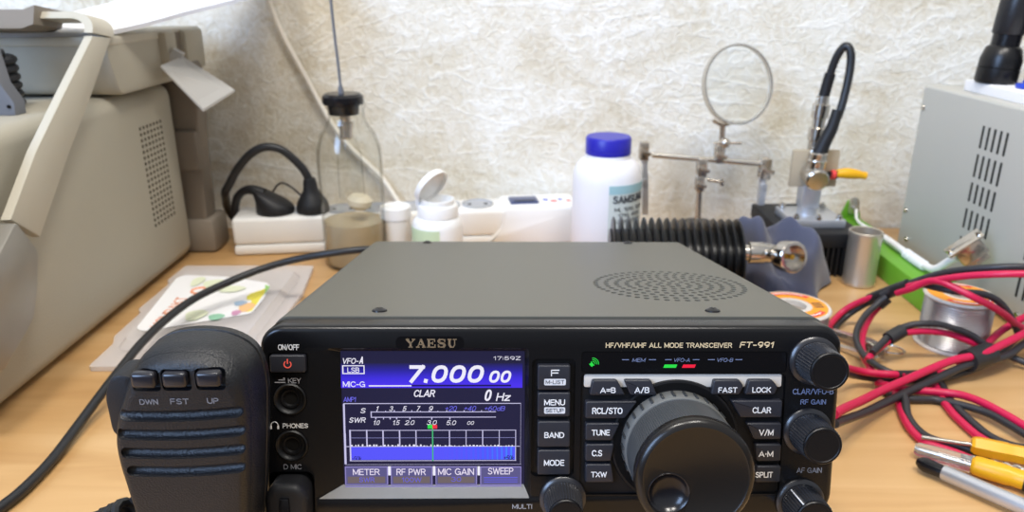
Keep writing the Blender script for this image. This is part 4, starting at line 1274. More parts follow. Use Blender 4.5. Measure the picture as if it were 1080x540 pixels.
for bx, nm in ((-.1358, 'DWN'), (-.1243, 'FST'), (-.1118, 'UP')):
    bz = .1172 + (bx + .1358) * 0.02
    c = near((bx, .2496, bz))
    k = part(mic, 'push_key', MB().box((c.x, c.y - 0.0004, c.z + 0.0007), (0.0082, 0.004, 0.0056), 0.0014, None, 4), 'mic_key')
    t = near((bx, .2491, bz - .0088))
    hw = 0.0031 if nm != 'UP' else 0.0019
    part(k, 'legend', text_mb(nm, t.x - hw, t.x + hw, t.z - 0.00105, t.z + 0.00105, 0, 0.01, 0.0001, T(0, t.y + 0.00005, 0) @ XZ), 'ink_grey')
    bpy.context.view_layer.update()
for o in list(mic.children):
    for s in o.children:
        s.data.transform(T(*(-mic.location)))
p0, p1 = near((-.1545, .2645, .1145)), near((-.1565, .2645, .088))
part(mic, 'talk_button', MB().prism(rpoly([(p0.x + .008, p0.z), (p0.x + .0006, p0.z), (p1.x - .0012, p0.z - .008), (p1.x - .001, p1.z), (p1.x + .008, p1.z - .004)], 0.003), 0.012, T(0, .2445, 0) @ XZ, bev=0.0012), 'rubber')
helix = []
a0, a1 = Vector((-.194, .250, .034)), Vector((-.146, .244, .0625))
ax = (a1 - a0).normalized()
nx = ax.orthogonal().normalized()
ny = ax.cross(nx)
for i in range(0, 12 * 12 + 1):
    t = i / 144
    a = 2 * math.pi * 12 * t
    helix.append(a0.lerp(a1, t) + (nx * math.cos(a) + ny * math.sin(a)) * 0.0060)
helix += [Vector((-.138, .243, .060)), Vector((-.126, .241, .054)), Vector((-.120, .239, .048))]
part(mic, 'coiled_cord', MB().tube(helix, 0.00185, 8, 0), 'cable')
PANEL_W = Matrix.Translation(radio_top) @ RADIO_ROT @ Matrix.Scale(0.001, 4)
plug = MB().prism(rpoly([(-112.2, -82), (-96.0, -82), (-96.0, -64), (-99.0, -59.6), (-109.4, -59.6), (-112.2, -64)], 2.5), 14, PANEL_W @ W(-4.0), bev=3.0, seg=4)
pl = part(mic, 'plug', plug, 'rubber')
rdg = MB().prism([(-106.8, -80), (-101.6, -80), (-102.4, -64.5), (-106.0, -64.5)], 1.6, PANEL_W @ W(9.6), bev=0.7)
obj('plug_ridge', rdg, 'black_gloss', pl, mtx=T(*(-mic.location)))
pc = [PANEL_W @ Vector(q) for q in ((-104, -6, -80), (-104, -7, -90), (-110, 0, -104), (-125, 20, -112))] + [Vector((-.135, .285, .012)), Vector((-.165, .285, .006)), Vector((-.205, .262, .010)), Vector((-.207, .253, .024)), Vector((-.194, .250, .034))]
part(mic, 'straight_cord', MB().tube(pc, 0.0023, 8), 'cable')

# ------------------------------------------------------------------ oscilloscope
sc = thing('oscilloscope', 'beige instrument with carrying handle and perforated side vents', 'instrument', (-0.46, 0.52, 0))
part(sc, 'housing', MB().box2((-0.62, 0.33, 0.003), (-0.32, 0.726, 0.1712), 0.012, 4), 'beige', sharp=50)
vent = MB()
for i in range(7):
    for j in range(18):
        vent.lathe([(0.0016, 0), (0.0016, 0.0004)], (-0.3202, 0.6515 + i * 0.0066, 0.053 + j * 0.0051), (1, 0, 0), 8)
part(sc, 'vent_holes', vent, 'hole_warm')
for fy in (0.38, 0.66):
    for fx in (-0.58, -0.36):
        part(sc, 'rubber_foot', MB().cyl((fx, fy, 0), (fx, fy, 0.006), 0.012), 'rubber')
cw = part(sc, 'cord_wrap_foot', MB().prism(rpoly([(-0.345, 0.02), (-0.306, 0.02), (-0.3035, 0.11), (-0.2975, 0.175), (-0.302, 0.190), (-0.318, 0.193), (-0.345, 0.19)], 0.006), 0.022, T(0, 0.752, 0) @ XZ, bev=0.003), 'taupe_dark')
part(sc, 'foot_block', MB().box2((-0.340, 0.726, 0.0), (-0.2985, 0.768, 0.036), 0.006), 'taupe')
part(sc, 'upper_block', MB().box2((-0.340, 0.724, 0.085), (-0.3035, 0.745, 0.125), 0.004), 'taupe_dark')
# handle: flat bar rising from the pivot, turning into the cross bar
arm = [(.600, .2182), (.5583, .181), (.5176, .1476), (.4669, .1022), (.4421, .1212), (.4805, .1553), (.5229, .1856), (.5738, .2211)]
hb = MB()
top_a, top_b = Vector((.5738, .2235)), Vector((.6030, .2185))
hb.prism(arm, 0.006, T(-0.311, 0, 0) @ YZ, bev=0.0012)
secs = []
for k in range(9):
    a = R(90 * k / 8)
    ox, lift = -0.308 - 0.016 * (1 - math.cos(a)), 0.016 * math.sin(a)
    d = Vector((.66, .75)) * lift
    n = Vector((0.0, 0.0))
    th = 0.003
    nxl = Vector((math.cos(a), math.sin(a)))
    o1, i1 = (ox + th * nxl.x, th * nxl.y), (ox - th * nxl.x, -th * nxl.y)
    q = []
    for (bx_, e), base in (((o1[0], o1[1]), top_a), ((o1[0], o1[1]), top_b), ((i1[0], i1[1]), top_b), ((i1[0], i1[1]), top_a)):
        pp = base + d + Vector((.66, .75)) * e
        q.append((bx_, pp.x, pp.y))
    secs.append(q)
last = secs[-1]
secs.append([(-0.62, y, z) for _, y, z in last])
hb.loft(secs)
part(sc, 'handle', hb, 'beige_light', sharp=30)
d = Vector((.66, .75)) * 0.016
g0, g1 = top_a + d, top_b + d
part(sc, 'handle_grip', MB().loft([[(x, g0.x - .006, g0.y + .004 + e), (x, g1.x + .004, g1.y + .006), (x, g1.x - .006, g1.y - .009 + e), (x, g0.x - .012, g0.y - .009 + e)] for x, e in ((-0.62, 0), (-0.355, 0), (-0.346, .003))]), 'taupe')
hub = rpoly([(.4405, .1211), (.4553, .0965), (.446, .074), (.437, .058), (.40, .040), (.375, .055), (.385, .085)], .004)
part(sc, 'handle_pivot', MB().prism(hub, 0.019, T(-0.319, 0, 0) @ YZ, bev=0.002), 'pivot')

bx = thing('stacked_instrument', 'shallow beige unit on top of the oscilloscope carrying white paper', 'instrument', (-0.46, 0.69, 0.1715))
tray = MB().prism(rpoly([(.612, .1735), (.78, .1735), (.78, .2175), (.601, .2175), (.6005, .206), (.607, .185)], .005), 0.312, T(-0.622, 0, 0) @ YZ, bev=0.0025)
part(bx, 'shell', tray, 'beige')
part(bx, 'top_rim', MB().box2((-0.622, 0.599, 0.2120), (-0.3092, 0.7815, 0.2188), 0.0015), 'beige_light')
part(bx, 'corner_column', MB().box2((-0.318, 0.690, 0.1800), (-0.303, 0.712, 0.2180), 0.003).box2((-0.318, 0.732, 0.180), (-0.303, 0.775, 0.2180), 0.004), 'beige')
part(bx, 'slot', MB().box2((-0.312, 0.711, 0.182), (-0.3085, 0.733, 0.216)), 'taupe_dark')
part(bx, 'hinge_block', MB().box((-0.3010, 0.700, 0.196), (0.010, 0.014, 0.012), 0.001, Euler((0, R(32), R(15))).to_matrix()), 'grey_light')
lv = MB().loft([[(-.3000, .664, .1895), (-.2950, .700, .1945), (-.2950, .700, .1965), (-.3000, .664, .1915)],
                [(-.2668, .660, .1530), (-.2520, .700, .1650), (-.2520, .700, .1670), (-.2668, .660, .1555)]])
part(bx, 'folded_flap', lv, 'grey_light', sharp=20)

for i in range(3):
    edge = [(-0.60, .603, .2192), (-.40, .600, .2192), (-.345, .603, .2192), (-.318, .612, .2196), (-.295, .634, .2250), (-.268, .658, .2335), (-.232, .680, .2430), (-.195, .700, .253)]
    pts = catmull(edge, 4)
    off = Vector((0, 0, 0))

    def surf(u, v, pts=pts, off=off, i=i):
        f_ = u * (len(pts) - 1) * (1 - .02 * i)
        k = min(int(f_), len(pts) - 2)
        q = pts[k].lerp(pts[k + 1], f_ - k)
        return Vector((q.x - 0.03 * v, q.y + 0.105 * v, q.z + 0.0013 * (2 - i) + 0.055 * v * u)) + off

    g = MB().grid(surf, len(pts) - 1, 6, 0.0007)
    s = obj('paper_sheet', g, 'paper')
    tag(s, ['uppermost white paper sheet on the beige stacked unit', 'middle white paper sheet between the two other sheets', 'lowest white paper sheet lying directly on the beige unit'][i], 'paper', 'white sheets on the beige unit')

br = thing('grey_bracket', 'small dark grey bracket on top of the oscilloscope beside the black coil', 'bracket', (-0.372, 0.53, 0.1712))
part(br, 'side_plate', MB().prism([(-0.40, 0.1712), (-0.3415, 0.1712), (-0.3405, 0.180), (-0.3475, 0.193), (-0.3520, 0.232), (-0.3560, 0.236), (-0.40, 0.238)], 0.012, T(0, 0.536, 0) @ XZ, bev=0.0012), 'grey_mid')
part(br, 'pin_hole', MB().cyl((-0.3445, 0.5242, 0.1775), (-0.3445, 0.5232, 0.1775), 0.0012), 'hole')
ch = [(-0.3715 + 0.0105 * math.cos(2 * math.pi * k / 14), 0.562 + 0.0105 * math.sin(2 * math.pi * k / 14), 0.1745 + 0.0061 * k / 14) for k in range(14 * 6)]
tag(obj('coiled_cable', MB().tube(ch, 0.0029, 8, 0), 'cable'), 'black coiled cable standing behind the grey bracket on the oscilloscope', 'cable')

# ------------------------------------------------------------------ packaging and antenna cable
pk = thing('plastic_clamshell', 'flat clear plastic package with printed insert on the desk beside the oscilloscope', 'packaging', (-0.25, 0.58, 0))
outl = [(-.2971, .4750), (-.1830, .4750), (-.1851, .5069), (-.1823, .611), (-.1894, .680), (-.3120, .680), (-.3125, .640), (-.3075, .634), (-.3085, .575), (-.3035, .570), (-.3030, .524), (-.2975, .512)]
part(pk, 'tray', MB().prism(rpoly(outl, .003), .0035, T(0, 0, .0005)), 'clamshell')
part(pk, 'lid_dome', MB().prism(rpoly([(-.290, .500), (-.194, .500), (-.194, .655), (-.303, .655)], .008), .006, T(0, 0, .0042), top=rpoly([(-.286, .505), (-.198, .505), (-.198, .650), (-.299, .650)], .008)), 'clamshell')
INS = T(0, 0, .0108)
ins = part(pk, 'printed_insert', MB().prism(rpoly([(-.2847, .523), (-.2773, .518), (-.2436, .5334), (-.2064, .5515), (-.206, .5768), (-.2085, .6085), (-.2145, .6175), (-.2534, .6314), (-.2934, .6361), (-.298, .629)], .004), .0005, INS), 'paper')
for nm, poly in (('ins_yellow', [(-.221, .590), (-.209, .606), (-.2085, .580), (-.2075, .556), (-.211, .553), (-.214, .575)]), ('ins_green', [(-.214, .612), (-.2085, .607), (-.208, .590), (-.2105, .600)])):
    M.setdefault('ins_yellow', mat('ins_yellow', rgb(236, 224, 90), 0.6))
    M.setdefault('ins_green', mat('ins_green', rgb(150, 196, 112), 0.6))
    obj('print_patch', MB().prism(poly, .0002 if nm == 'ins_yellow' else .0003, T(0, 0, .0113)), nm, ins, mtx=T(*(-pk.location)))
M['ins_orange'] = mat('ins_orange', rgb(240, 158, 116), 0.6)
M['ins_pale'] = mat('ins_pale', rgb(228, 234, 206), 0.6)
M['ins_teal'] = mat('ins_teal', rgb(150, 200, 172), 0.6)
M['ins_apricot'] = mat('ins_apricot', rgb(244, 196, 140), 0.6)
M['ins_violet'] = mat('ins_violet', rgb(206, 150, 182), 0.6)
M['ins_sky'] = mat('ins_sky', rgb(158, 182, 206), 0.6)
for n_, ((x, y), (rx, ry), m) in enumerate((((-.2315, .5435), (.006, .006), 'ins_teal'), ((-.2140, .562), (.006, .009), 'ins_apricot'), ((-.2185, .551), (.0035, .005), 'ins_violet'), ((-.2215, .570), (.005, .005), 'ins_sky'), ((-.2165, .583), (.004, .006), 'ins_yellow'),
                            ((-.275, .618), (.005, .011), 'ins_pale'), ((-.258, .612), (.010, .010), 'ins_pale'), ((-.240, .600), (.012, .007), 'ins_pale'), ((-.248, .545), (.008, .010), 'ins_pale'))):
    bl = MB().prism([(x + rx * math.cos(R(a)) * (1 + .15 * math.sin(3 * R(a))), y + ry * math.sin(R(a))) for a in range(0, 360, 15)], .0002, T(0, 0, .01145 + .00012 * n_))
    obj('print_patch', bl, m, ins, mtx=T(*(-pk.location)))
tw = text_mb('KOMPAKT', 0, .058, 0, .009, 0, .02, .0002, T(-.2745, .5255, .01135) @ Matrix.Rotation(R(93), 4, 'Z') @ T(0, -.008, 0))
obj('print_lettering', tw, 'ins_orange', ins, mtx=T(*(-pk.location)))
obj('print_ring', MB().torus((-.2655, .598, .0114), (0, 0, 1), .0065, .0011, 28, 6), 'ins_orange', ins, mtx=T(*(-pk.location)))

cx = thing('antenna_cable', 'thick black cable arching over the clear package beside the microphone', 'cable', (-0.27, 0.45, 0))
part(cx, 'jacket', MB().tube(WIRES['coax'], 0.0030, 12), 'cable')
part(cx, 'end_plug', MB().cyl(Vector(WIRES['coax'][0]) + Vector((.012, -.014, 0)), Vector(WIRES['coax'][0]) + Vector((-.004, .004, 0)), 0.0062, bev=0.001), 'nickel')

# ------------------------------------------------------------------ power strip and plugs
SA = R(7.4)
M['cord_cream'] = mat('cord_cream', rgb(240, 234, 222), 0.6)
st = thing('power_strip', 'long white power strip lying along the foot of the wall', 'power strip', (-0.278, 0.717, 0), (0, 0, SA))
LEN = 0.352
obj('housing', MB().box2((0, 0, 0.0005), (LEN, 0.050, 0.0105), 0.003).box2((0, 0.001, 0.0105), (LEN, 0.049, 0.0385), 0.004, 3), 'white', st)
obj('end_module', MB().prism(rpoly([(0.250, 0.0006), (LEN + .002, 0.0006), (LEN + .002, 0.0400), (0.272, 0.0400), (0.270, 0.020)], .006), .0525, T(0, .051, 0) @ XZ, bev=.003), 'white', st)
for k in range(7):
    sx = .037 + .035 * k
    s = obj('socket', MB().lathe([(0.0165, 0.0384), (0.0165, 0.0400), (0.0154, 0.0403), (0.0148, 0.0388), (0, 0.0388)], (sx, 0.025, 0), (0, 0, 1), 36), 'grey_socket', st)
    obj('contact_holes', MB().cyl((sx - .0085, .025, .0387), (sx - .0085, .025, .0391), .0022).cyl((sx + .0085, .025, .0387), (sx + .0085, .025, .0391), .0022), 'hole', s)
obj('rocker_switch', MB().box((0.296, 0.026, 0.0408), (0.030, 0.024, 0.003), 0.001), 'display_blue', st)
obj('rocker_window', MB().box((0.296, 0.018, 0.0425), (0.022, 0.005, 0.001)), 'ink_dark', st)
for k, (m, w_) in enumerate((('blue_clip', .005), ('red_print', .006), ('blue_clip', .004), ('red_print', .004))):
    obj('printed_mark', MB().box((0.320 + k * .008, 0.028 - .006 * (k % 2), 0.0401), (w_, .006, .0004)), m, st)
cord = [(-.2509, .814, .2606), (-.2481, .814, .2424), (-.2354, .814, .2052), (-.2173, .814, .1668), (-.1978, .814, .1251), (-.1748, .813, .0914), (-.1437, .811, .0598), (-.1243, .804, .0320), (-.105, .795, .012)]
obj('supply_cord', MB().tube([(-.262, .814, .30)] + cord, .0027, 10), 'cord_cream', st, mtx=(T(-.278, .717, 0) @ Matrix.Rotation(SA, 4, 'Z')).inverted())

pg = thing('power_plug', 'black angled mains plug pressed into the power strip beside the oscilloscope', 'plug', (-0.238, 0.742, 0.039))
part(pg, 'plug_body', MB().loft([[(x + r_ * math.cos(R(a)), y + r_ * .9 * math.sin(R(a)), z + tz * r_ * math.cos(R(a))) for a in range(0, 360, 20)] for x, y, z, r_, tz in
                               ((-.240, .742, .0395, .0190, 0), (-.240, .742, .044, .0192, 0), (-.241, .742, .049, .0180, -.10), (-.245, .742, .055, .0160, -.22), (-.251, .742, .0605, .0115, -.28), (-.256, .742, .0630, .005, -.3))]), 'rubber')
part(pg, 'cord', MB().tube([(-.250, .742, .0580), (-.261, .743, .0620), (-.272, .745, .0600), (-.281, .748, .050), (-.287, .755, .030), (-.2885, .77, .010), (-.286, .79, .004), (-.27, .80, .004)], .0052, 10, radii=lambda t: .0062 - .0020 * min(1, t * 4)), 'rubber')
pg = thing('power_plug', 'black straight mains plug with a looping cable, second socket of the power strip', 'plug', (-0.203, 0.746, 0.039))
part(pg, 'plug_body', MB().lathe([(.0165, 0), (.0165, .005), (.0150, .010), (.0105, .017), (.0075, .022), (.0068, .030), (.0055, .034)], (-.203, .746, .0395), (-.03, 0, 1), 28), 'rubber')
part(pg, 'cord', MB().tube([(-.2042, .746, .072), (-.2085, .745, .082), (-.2160, .744, .092), (-.2285, .742, .1035), (-.2440, .741, .1060), (-.2590, .741, .0990), (-.2740, .742, .0835), (-.2860, .745, .066), (-.2920, .750, .0580), (-.3000, .770, .0450), (-.305, .785, .030), (-.30, .80, .005)], .0042, 10), 'cable')
tag(obj('thin_cable', MB().tube([(-.2560, .772, .041), (-.2480, .770, .0560), (-.2400, .770, .0625), (-.2300, .770, .0580), (-.2200, .772, .0470), (-.2140, .775, .0410)], .0011, 8), 'cable'), 'thin black wire arching behind the two plugs', 'wire')

# ------------------------------------------------------------------ glass bottle with brush
bt = thing('glass_bottle', 'clear glass bottle holding amber liquid, black stopper in its neck', 'bottle', (-0.152, 0.699, 0))
prof = [(0, .0004), (.0265, .0006), (.0295, .003), (.0302, .100), (.0294, .113), (.0252, .127), (.0190, .136), (.0165, .142), (.0165, .1495), (.0178, .151), (.0175, .154), (.0155, .154), (.0152, .142), (.0177, .135), (.0239, .126), (.0280, .112), (.0288, .100), (.0282, .005), (.0255, .003), (0, .003)]
part(bt, 'glass_wall', MB().lathe(prof, (-.152, .699, 0), (0, 0, 1), 44, close=False), 'glass', sharp=60)
part(bt, 'liquid', MB().lathe([(0, .0035), (.0262, .0035), (.0279, .006), (.0284, .0440), (.0279, .0432), (0, .0432)], (-.152, .699, 0), (0, 0, 1), 40), 'liquid')
bs = thing('bottle_brush', 'long wire brush through the black stopper of the glass bottle', 'brush', (-0.152, 0.699, 0.06))
part(bs, 'stopper', MB().lathe([(0, .145), (.0135, .145), (.0145, .1535), (.0148, .1543), (.0182, .1545), (.0188, .1570), (.0184, .1615), (.0155, .1638), (0, .1638)], (-.154, .699, 0), (0, 0, 1), 36), 'black_gloss')
part(bs, 'wire_handle', MB().tube([(-.1552, .699, .1630), (-.1560, .699, .19), (-.1575, .699, .22), (-.1585, .699, .26), (-.159, .699, .30)], .0013, 8, radii=lambda t: .0026 if t < .06 else .0013), 'grey_mid')
part(bs, 'ferrule', MB().lathe([(.0042, .148), (.0052, .140), (.0048, .1385), (.0070, .1375), (.0070, .132), (.0058, .1315), (.0062, .124), (.0045, .122)], (-.153, .699, 0), (0, 0, 1), 24), 'nickel')
part(bs, 'bristle_sleeve', MB().lathe([(.0070, .123), (.0112, .108), (.0120, .075), (.0118, .066)], (-.152, .699, 0), (0, 0, 1), 30, close=False), 'glass')
M['cotton'] = mat('cream_cotton', rgb(214, 204, 180), 0.9, bump=.5, scale=600)
part(bs, 'cream_tip', MB().lathe([(0, .055), (.006, .0555), (.0115, .060), (.0120, .065), (.008, .069), (0, .070)], (-.1545, .699, 0), (0.15, 0, 1), 26), 'cotton')

# ------------------------------------------------------------------ white flip-top jar, small tub, white bottle
jr = thing('flip_top_jar', 'small white jar with its flip lid open, behind the transceiver', 'jar', (-0.069, 0.685, 0))
jx, jy = -0.0705, 0.685
part(jr, 'jar_body', MB().lathe([(0, 0), (.0225, 0), (.0238, .002), (.0240, .043), (.0228, .0480), (.0195, .0520), (.0180, .0525)], (jx, jy, 0), (0, 0, 1), 40), 'white')
lb = MB().grid(lambda u, v: Vector((jx + .0243 * math.cos(R(180 + 100 * u)), jy + .0243 * math.sin(R(180 + 100 * u)), .010 + .034 * v)), 16, 2, .0002)
part(jr, 'jar_label', lb, 'pale_green')
part(jr, 'cap_ring', MB().lathe([(.0185, .0523), (.0192, .0530), (.0192, .0618), (.0182, .0636), (.0160, .0640), (.0158, .0685), (.0150, .0690), (.0143, .0685), (.0143, .0600), (0, .0600)], (jx + .001, jy, 0), (0, 0, 1), 40), 'white')
nrm = Vector((.70, -.50, -.50))
part(jr, 'flip_lid', MB().lathe([(0, 0), (.0165, .0), (.0180, .001), (.0184, .0035), (.0180, .0065), (.0168, .0066), (.0166, .0032), (0, .0030)], (jx - .0075, jy + .004, .0820), nrm, 36), 'white')
part(jr, 'lid_hinge', MB().box((jx - .0175, jy + .003, .0655), (.004, .010, .008), .001), 'white')
tb = thing('small_tub', 'tiny white lidded tub between the glass bottle and the flip-top jar', 'tub', (-0.112, 0.712, 0))
part(tb, 'tub_body', MB().lathe([(0, 0), (.0125, 0), (.0135, .002), (.0140, .042), (.0120, .042)], (-.1135, .712, 0), (0, 0, 1), 32), 'white_warm')
part(tb, 'tub_lid', MB().lathe([(.0148, .0425), (.0150, .0445), (.0150, .0535), (.0142, .0545), (.0130, .0530), (0, .0530)], (-.1135, .712, 0), (0, 0, 1), 32), 'white')

wb = thing('white_bottle', 'white plastic bottle with blue screw cap and typed label', 'bottle', (0.0900, 0.702, 0))
part(wb, 'bottle_body', MB().lathe([(0, 0), (.0305, 0), (.0325, .003), (.0325, .0840), (.0316, .0915), (.0288, .0985), (.0250, .1025), (.0212, .1040), (.0208, .1085), (.018, .1085)], (.0900, .702, 0), (0, 0, 1), 48), 'milk')
part(wb, 'screw_cap', MB().lathe([(.0205, .1075), (.0212, .1085), (.0213, .1115), (.0208, .1120), (.0213, .1125), (.0213, .1225), (.0200, .1244), (0, .1247)], (.0900, .702, 0), (0, 0, 1), 60), 'blue_cap')


def bend(mb, cx, cy, r):
    """Wraps upright lettering (x = arc length, y = depth offset) around a vertical cylinder."""
    for v in mb.bm.verts:
        a = v.co.x / r - math.pi / 2
        rr = r - v.co.y
        v.co = Vector((cx + rr * math.cos(a), cy + rr * math.sin(a), v.co.z))
    return mb


LR = .0326


def band(a0, a1, z0, z1, rr):
    return MB().grid(lambda u, v: Vector((.0900 + rr * math.cos(R(a0 + (a1 - a0) * u - 90)), .702 + rr * math.sin(R(a0 + (a1 - a0) * u - 90)), z0 + (z1 - z0) * v)), 18, 2, .0001)


lab = part(wb, 'paper_label', band(-3, 82, .033, .0845, .0328), 'label_paper', label='pale label with black typing')
obj('label_stripe', band(-3, 82, .0765, .0845, .0330), 'label_teal', lab, mtx=T(*(-wb.location)))
for s, x0, x1, z0, z1, bo, m in (('SAMSUNG', .002, .040, .0680, .0752, .05, 'ink_dark'), ('ML 1210, 1510', .004, .038, .0605, .0640, .01, 'ink_dark'), ('1710, 4100', .008, .034, .0547, .0582, .01, 'ink_dark'),
                                ('4200 1520', .003, .036, .0488, .0523, .01, 'ink_dark')):
    tm = bend(text_mb(s, x0, x1, z0, z1, 0, bo, .0002, XZ), .0900, .702, .0331)
    obj('label_lettering', tm, m, lab, mtx=T(*(-wb.location)))

fine = MB()
for k, w_ in enumerate((.016, .013, .017, .009)):
    fine.add(bend(MB().box((.0015 + w_ / 2, 0, .0445 - k * .0026), (w_, .0003, .0008)), .0900, .702, .0331).bm)
obj('fine_print', fine, 'ink_soft', lab, mtx=T(*(-wb.location)))

# ------------------------------------------------------------------ soldering stand with magnifier
hh = thing('helping_hand', 'metal soldering helper with round magnifier and two clips by the wall', 'soldering stand', (0.192, 0.752, 0))
part(hh, 'base', MB().lathe([(0, 0), (.034, 0), (.036, .003), (.035, .010), (.028, .020), (.016, .025), (0, .0255)], (.193, .754, 0), (0, 0, 1), 36), 'black_metal')
part(hh, 'post', MB().cyl((.192, .752, .022), (.1895, .750, .094), .0032), 'steel')
part(hh, 'cross_bar', MB().cyl((.140, .749, .0965), (.252, .749, .0875), .0028), 'steel')


def joint(x, y, z, s=1.0, ax=(0, 1, 0)):
    j = MB()
    j.box((x, y - .004 * s, z), (.009 * s, .002, .018 * s), .0008).box((x, y + .004 * s, z), (.009 * s, .002, .018 * s), .0008)
    j.cyl((x, y - .009 * s, z), (x, y + .008 * s, z), .0018 * s)
    j.sphere((x, y, z + .006 * s), .0042 * s).sphere((x, y, z - .006 * s), .0042 * s)
    j.box((x + .0, y - .0095 * s, z), (.012 * s, .0018, .004 * s), .0006, Euler((0, R(20), 0)).to_matrix())
    return j


for q in ((.1905, .748, .084, 1.05), (.1895, .747, .068, .9), (.207, .748, .098, 1.0), (.254, .748, .083, 1.15), (.1315, .748, .101, 1.0)):
    part(hh, 'clamp_joint', joint(*q), 'nickel')
part(hh, 'wing_screw', MB().cyl((.196, .742, .073), (.209, .740, .071), .0016).box((.210, .740, .071), (.004, .003, .008), .0008), 'nickel')
mc, mr = Vector((.2185, .748, .1655)), .0365
mn = Vector((.30, -.90, .20)).normalized()
part(hh, 'lens_rim', MB().lathe([(mr, -.003), (mr + .0017, -.003), (mr + .0019, .003), (mr, .003), (mr, -.003)], mc, mn, 60, close=False), 'steel')
part(hh, 'lens', MB().lathe([(0, -.0030)] + [(mr * .999 * k / 6, -.0030 + .0024 * (k / 6) ** 2) for k in range(1, 7)] + [(mr * .999 * k / 6, .0030 - .0024 * (k / 6) ** 2) for k in range(6, 0, -1)] + [(0, .0030)], mc, mn, 60, close=False), 'lens', sharp=80)
low = mc + Vector((-.30, -.05, -.95)).normalized() * (mr + .002)
part(hh, 'lens_holder', MB().tube([low + Vector((-.010, -.001, .003)), low + Vector((0, -.001, -.0012)), low + Vector((.010, -.001, .001))], .0022, 8).cyl(low, (.2085, .748, .106), .0030), 'nickel')
part(hh, 'lens_screw', MB().cyl((.199, .742, .1095), (.226, .742, .1100), .0013).sphere((.2105, .744, .1095), .0052), 'nickel')
for x0, z0, x1, z1 in ((.1325, .094, .1360, .036), (.2525, .075, .2530, .046)):
    c = MB()
    c.sphere((x0, .747, z0 - .003), .0036)
    c.loft([[(x0 - .0015, .744, z0 - .004), (x0 + .0025, .744, z0 - .004), (x0 + .0025, .750, z0 - .004), (x0 - .0015, .750, z0 - .004)],
            [(x0 - .0020, .742, (z0 * 2 + z1) / 3), (x0 + .0040, .742, (z0 * 2 + z1) / 3), (x0 + .0040, .752, (z0 * 2 + z1) / 3), (x0 - .0020, .752, (z0 * 2 + z1) / 3)],
            [(x1 - .0030, .743, z1), (x1 + .0030, .743, z1), (x1 + .0030, .749, z1), (x1 - .0030, .749, z1)]])
    c.cyl((x0 + .001, .740, (z0 + z1) / 2 + .006), (x0 + .001, .754, (z0 + z1) / 2 + .006), .0026)
    part(hh, 'alligator_clip', c, 'alu', sharp=25)

# ------------------------------------------------------------------ finned load with connector, cloth
ld = thing('finned_dummy_load', 'black ribbed cylinder lying behind the transceiver, chrome connector on its end', 'dummy load', (0.14, 0.605, 0))
core = MB().cyl((.082, .605, .0375), (.188, .598, .0375), .026)
part(ld, 'core', core, 'black_metal')
for k in range(17):
    t = k / 16
    c = Vector((.085, .605, .0375)).lerp(Vector((.187, .598, .0375)), t)
    part(ld, 'cooling_fin', MB().lathe([(.024, -.0011), (.0355, -.0008), (.0362, 0), (.0355, .0008), (.024, .0011)], c, (1, -.07, 0), 48, close=False), 'black_metal')
cn = MB().lathe([(.0085, 0), (.0085, .004), (.0068, .0045), (.0068, .009), (.0092, .0095), (.0092, .021), (.0085, .022), (.0085, .026), (.0075, .028)], (.188, .598, .046), (1, -.07, 0), 28)
part(ld, 'connector_barrel', cn, 'chrome')
el = MB().lathe([(.0080, -.012), (.0080, -.004), (.0088, -.003), (.0125, .001), (.0130, .004), (.0130, .014), (.0122, .0150), (.0100, .0150), (.0098, .006), (0, .006)], (.2235, .590, .046), (.28, -.92, .22), 36)
part(ld, 'elbow_socket', el, 'chrome')
part(ld, 'centre_pin', MB().cyl(Vector((.2235, .590, .046)) + Vector((.28, -.92, .22)).normalized() * .006, Vector((.2235, .590, .046)) + Vector((.28, -.92, .22)).normalized() * .0125, .0022), 'brass')

rnd = random.Random(5)


def clothf(u, v):
    U, V = 2 * u - 1, 2 * v - 1
    X_, Y_ = U * math.sqrt(1 - V * V / 2), V * math.sqrt(1 - U * U / 2)
    x = .2380 + .0475 * X_
    y = .644 + .042 * Y_
    e = max(0.0, 1.0 - (X_ * X_ + Y_ * Y_) ** 4)
    h = .012 + .050 * math.exp(-((x - .212) / .026) ** 2 - ((y - .655) / .026) ** 2) + .043 * math.exp(-((x - .262) / .024) ** 2 - ((y - .648) / .026) ** 2)
    h += .0060 * math.sin(x * 150 + y * 70) + .0045 * math.sin(y * 130 - x * 90 + 1.0) + .0022 * math.sin(x * 260 + 2.5 * math.sin(y * 140))
    if x > .19 and x < .24 and y < .625:
        h -= .018 * math.exp(-((x - .215) / .018) ** 2 - ((y - .606) / .012) ** 2)
    z = max(.0022, h * e)
    return Vector((x + .006 * math.sin(y * 150) * (1 - e * .5), y + .006 * math.sin(x * 130 + 2), z))


cl = obj('microfibre_cloth', MB().grid(clothf, 70, 50, .0015), 'cloth', sharp=180)
tag(cl, 'crumpled blue-grey cloth heaped under the chrome connector', 'cloth')

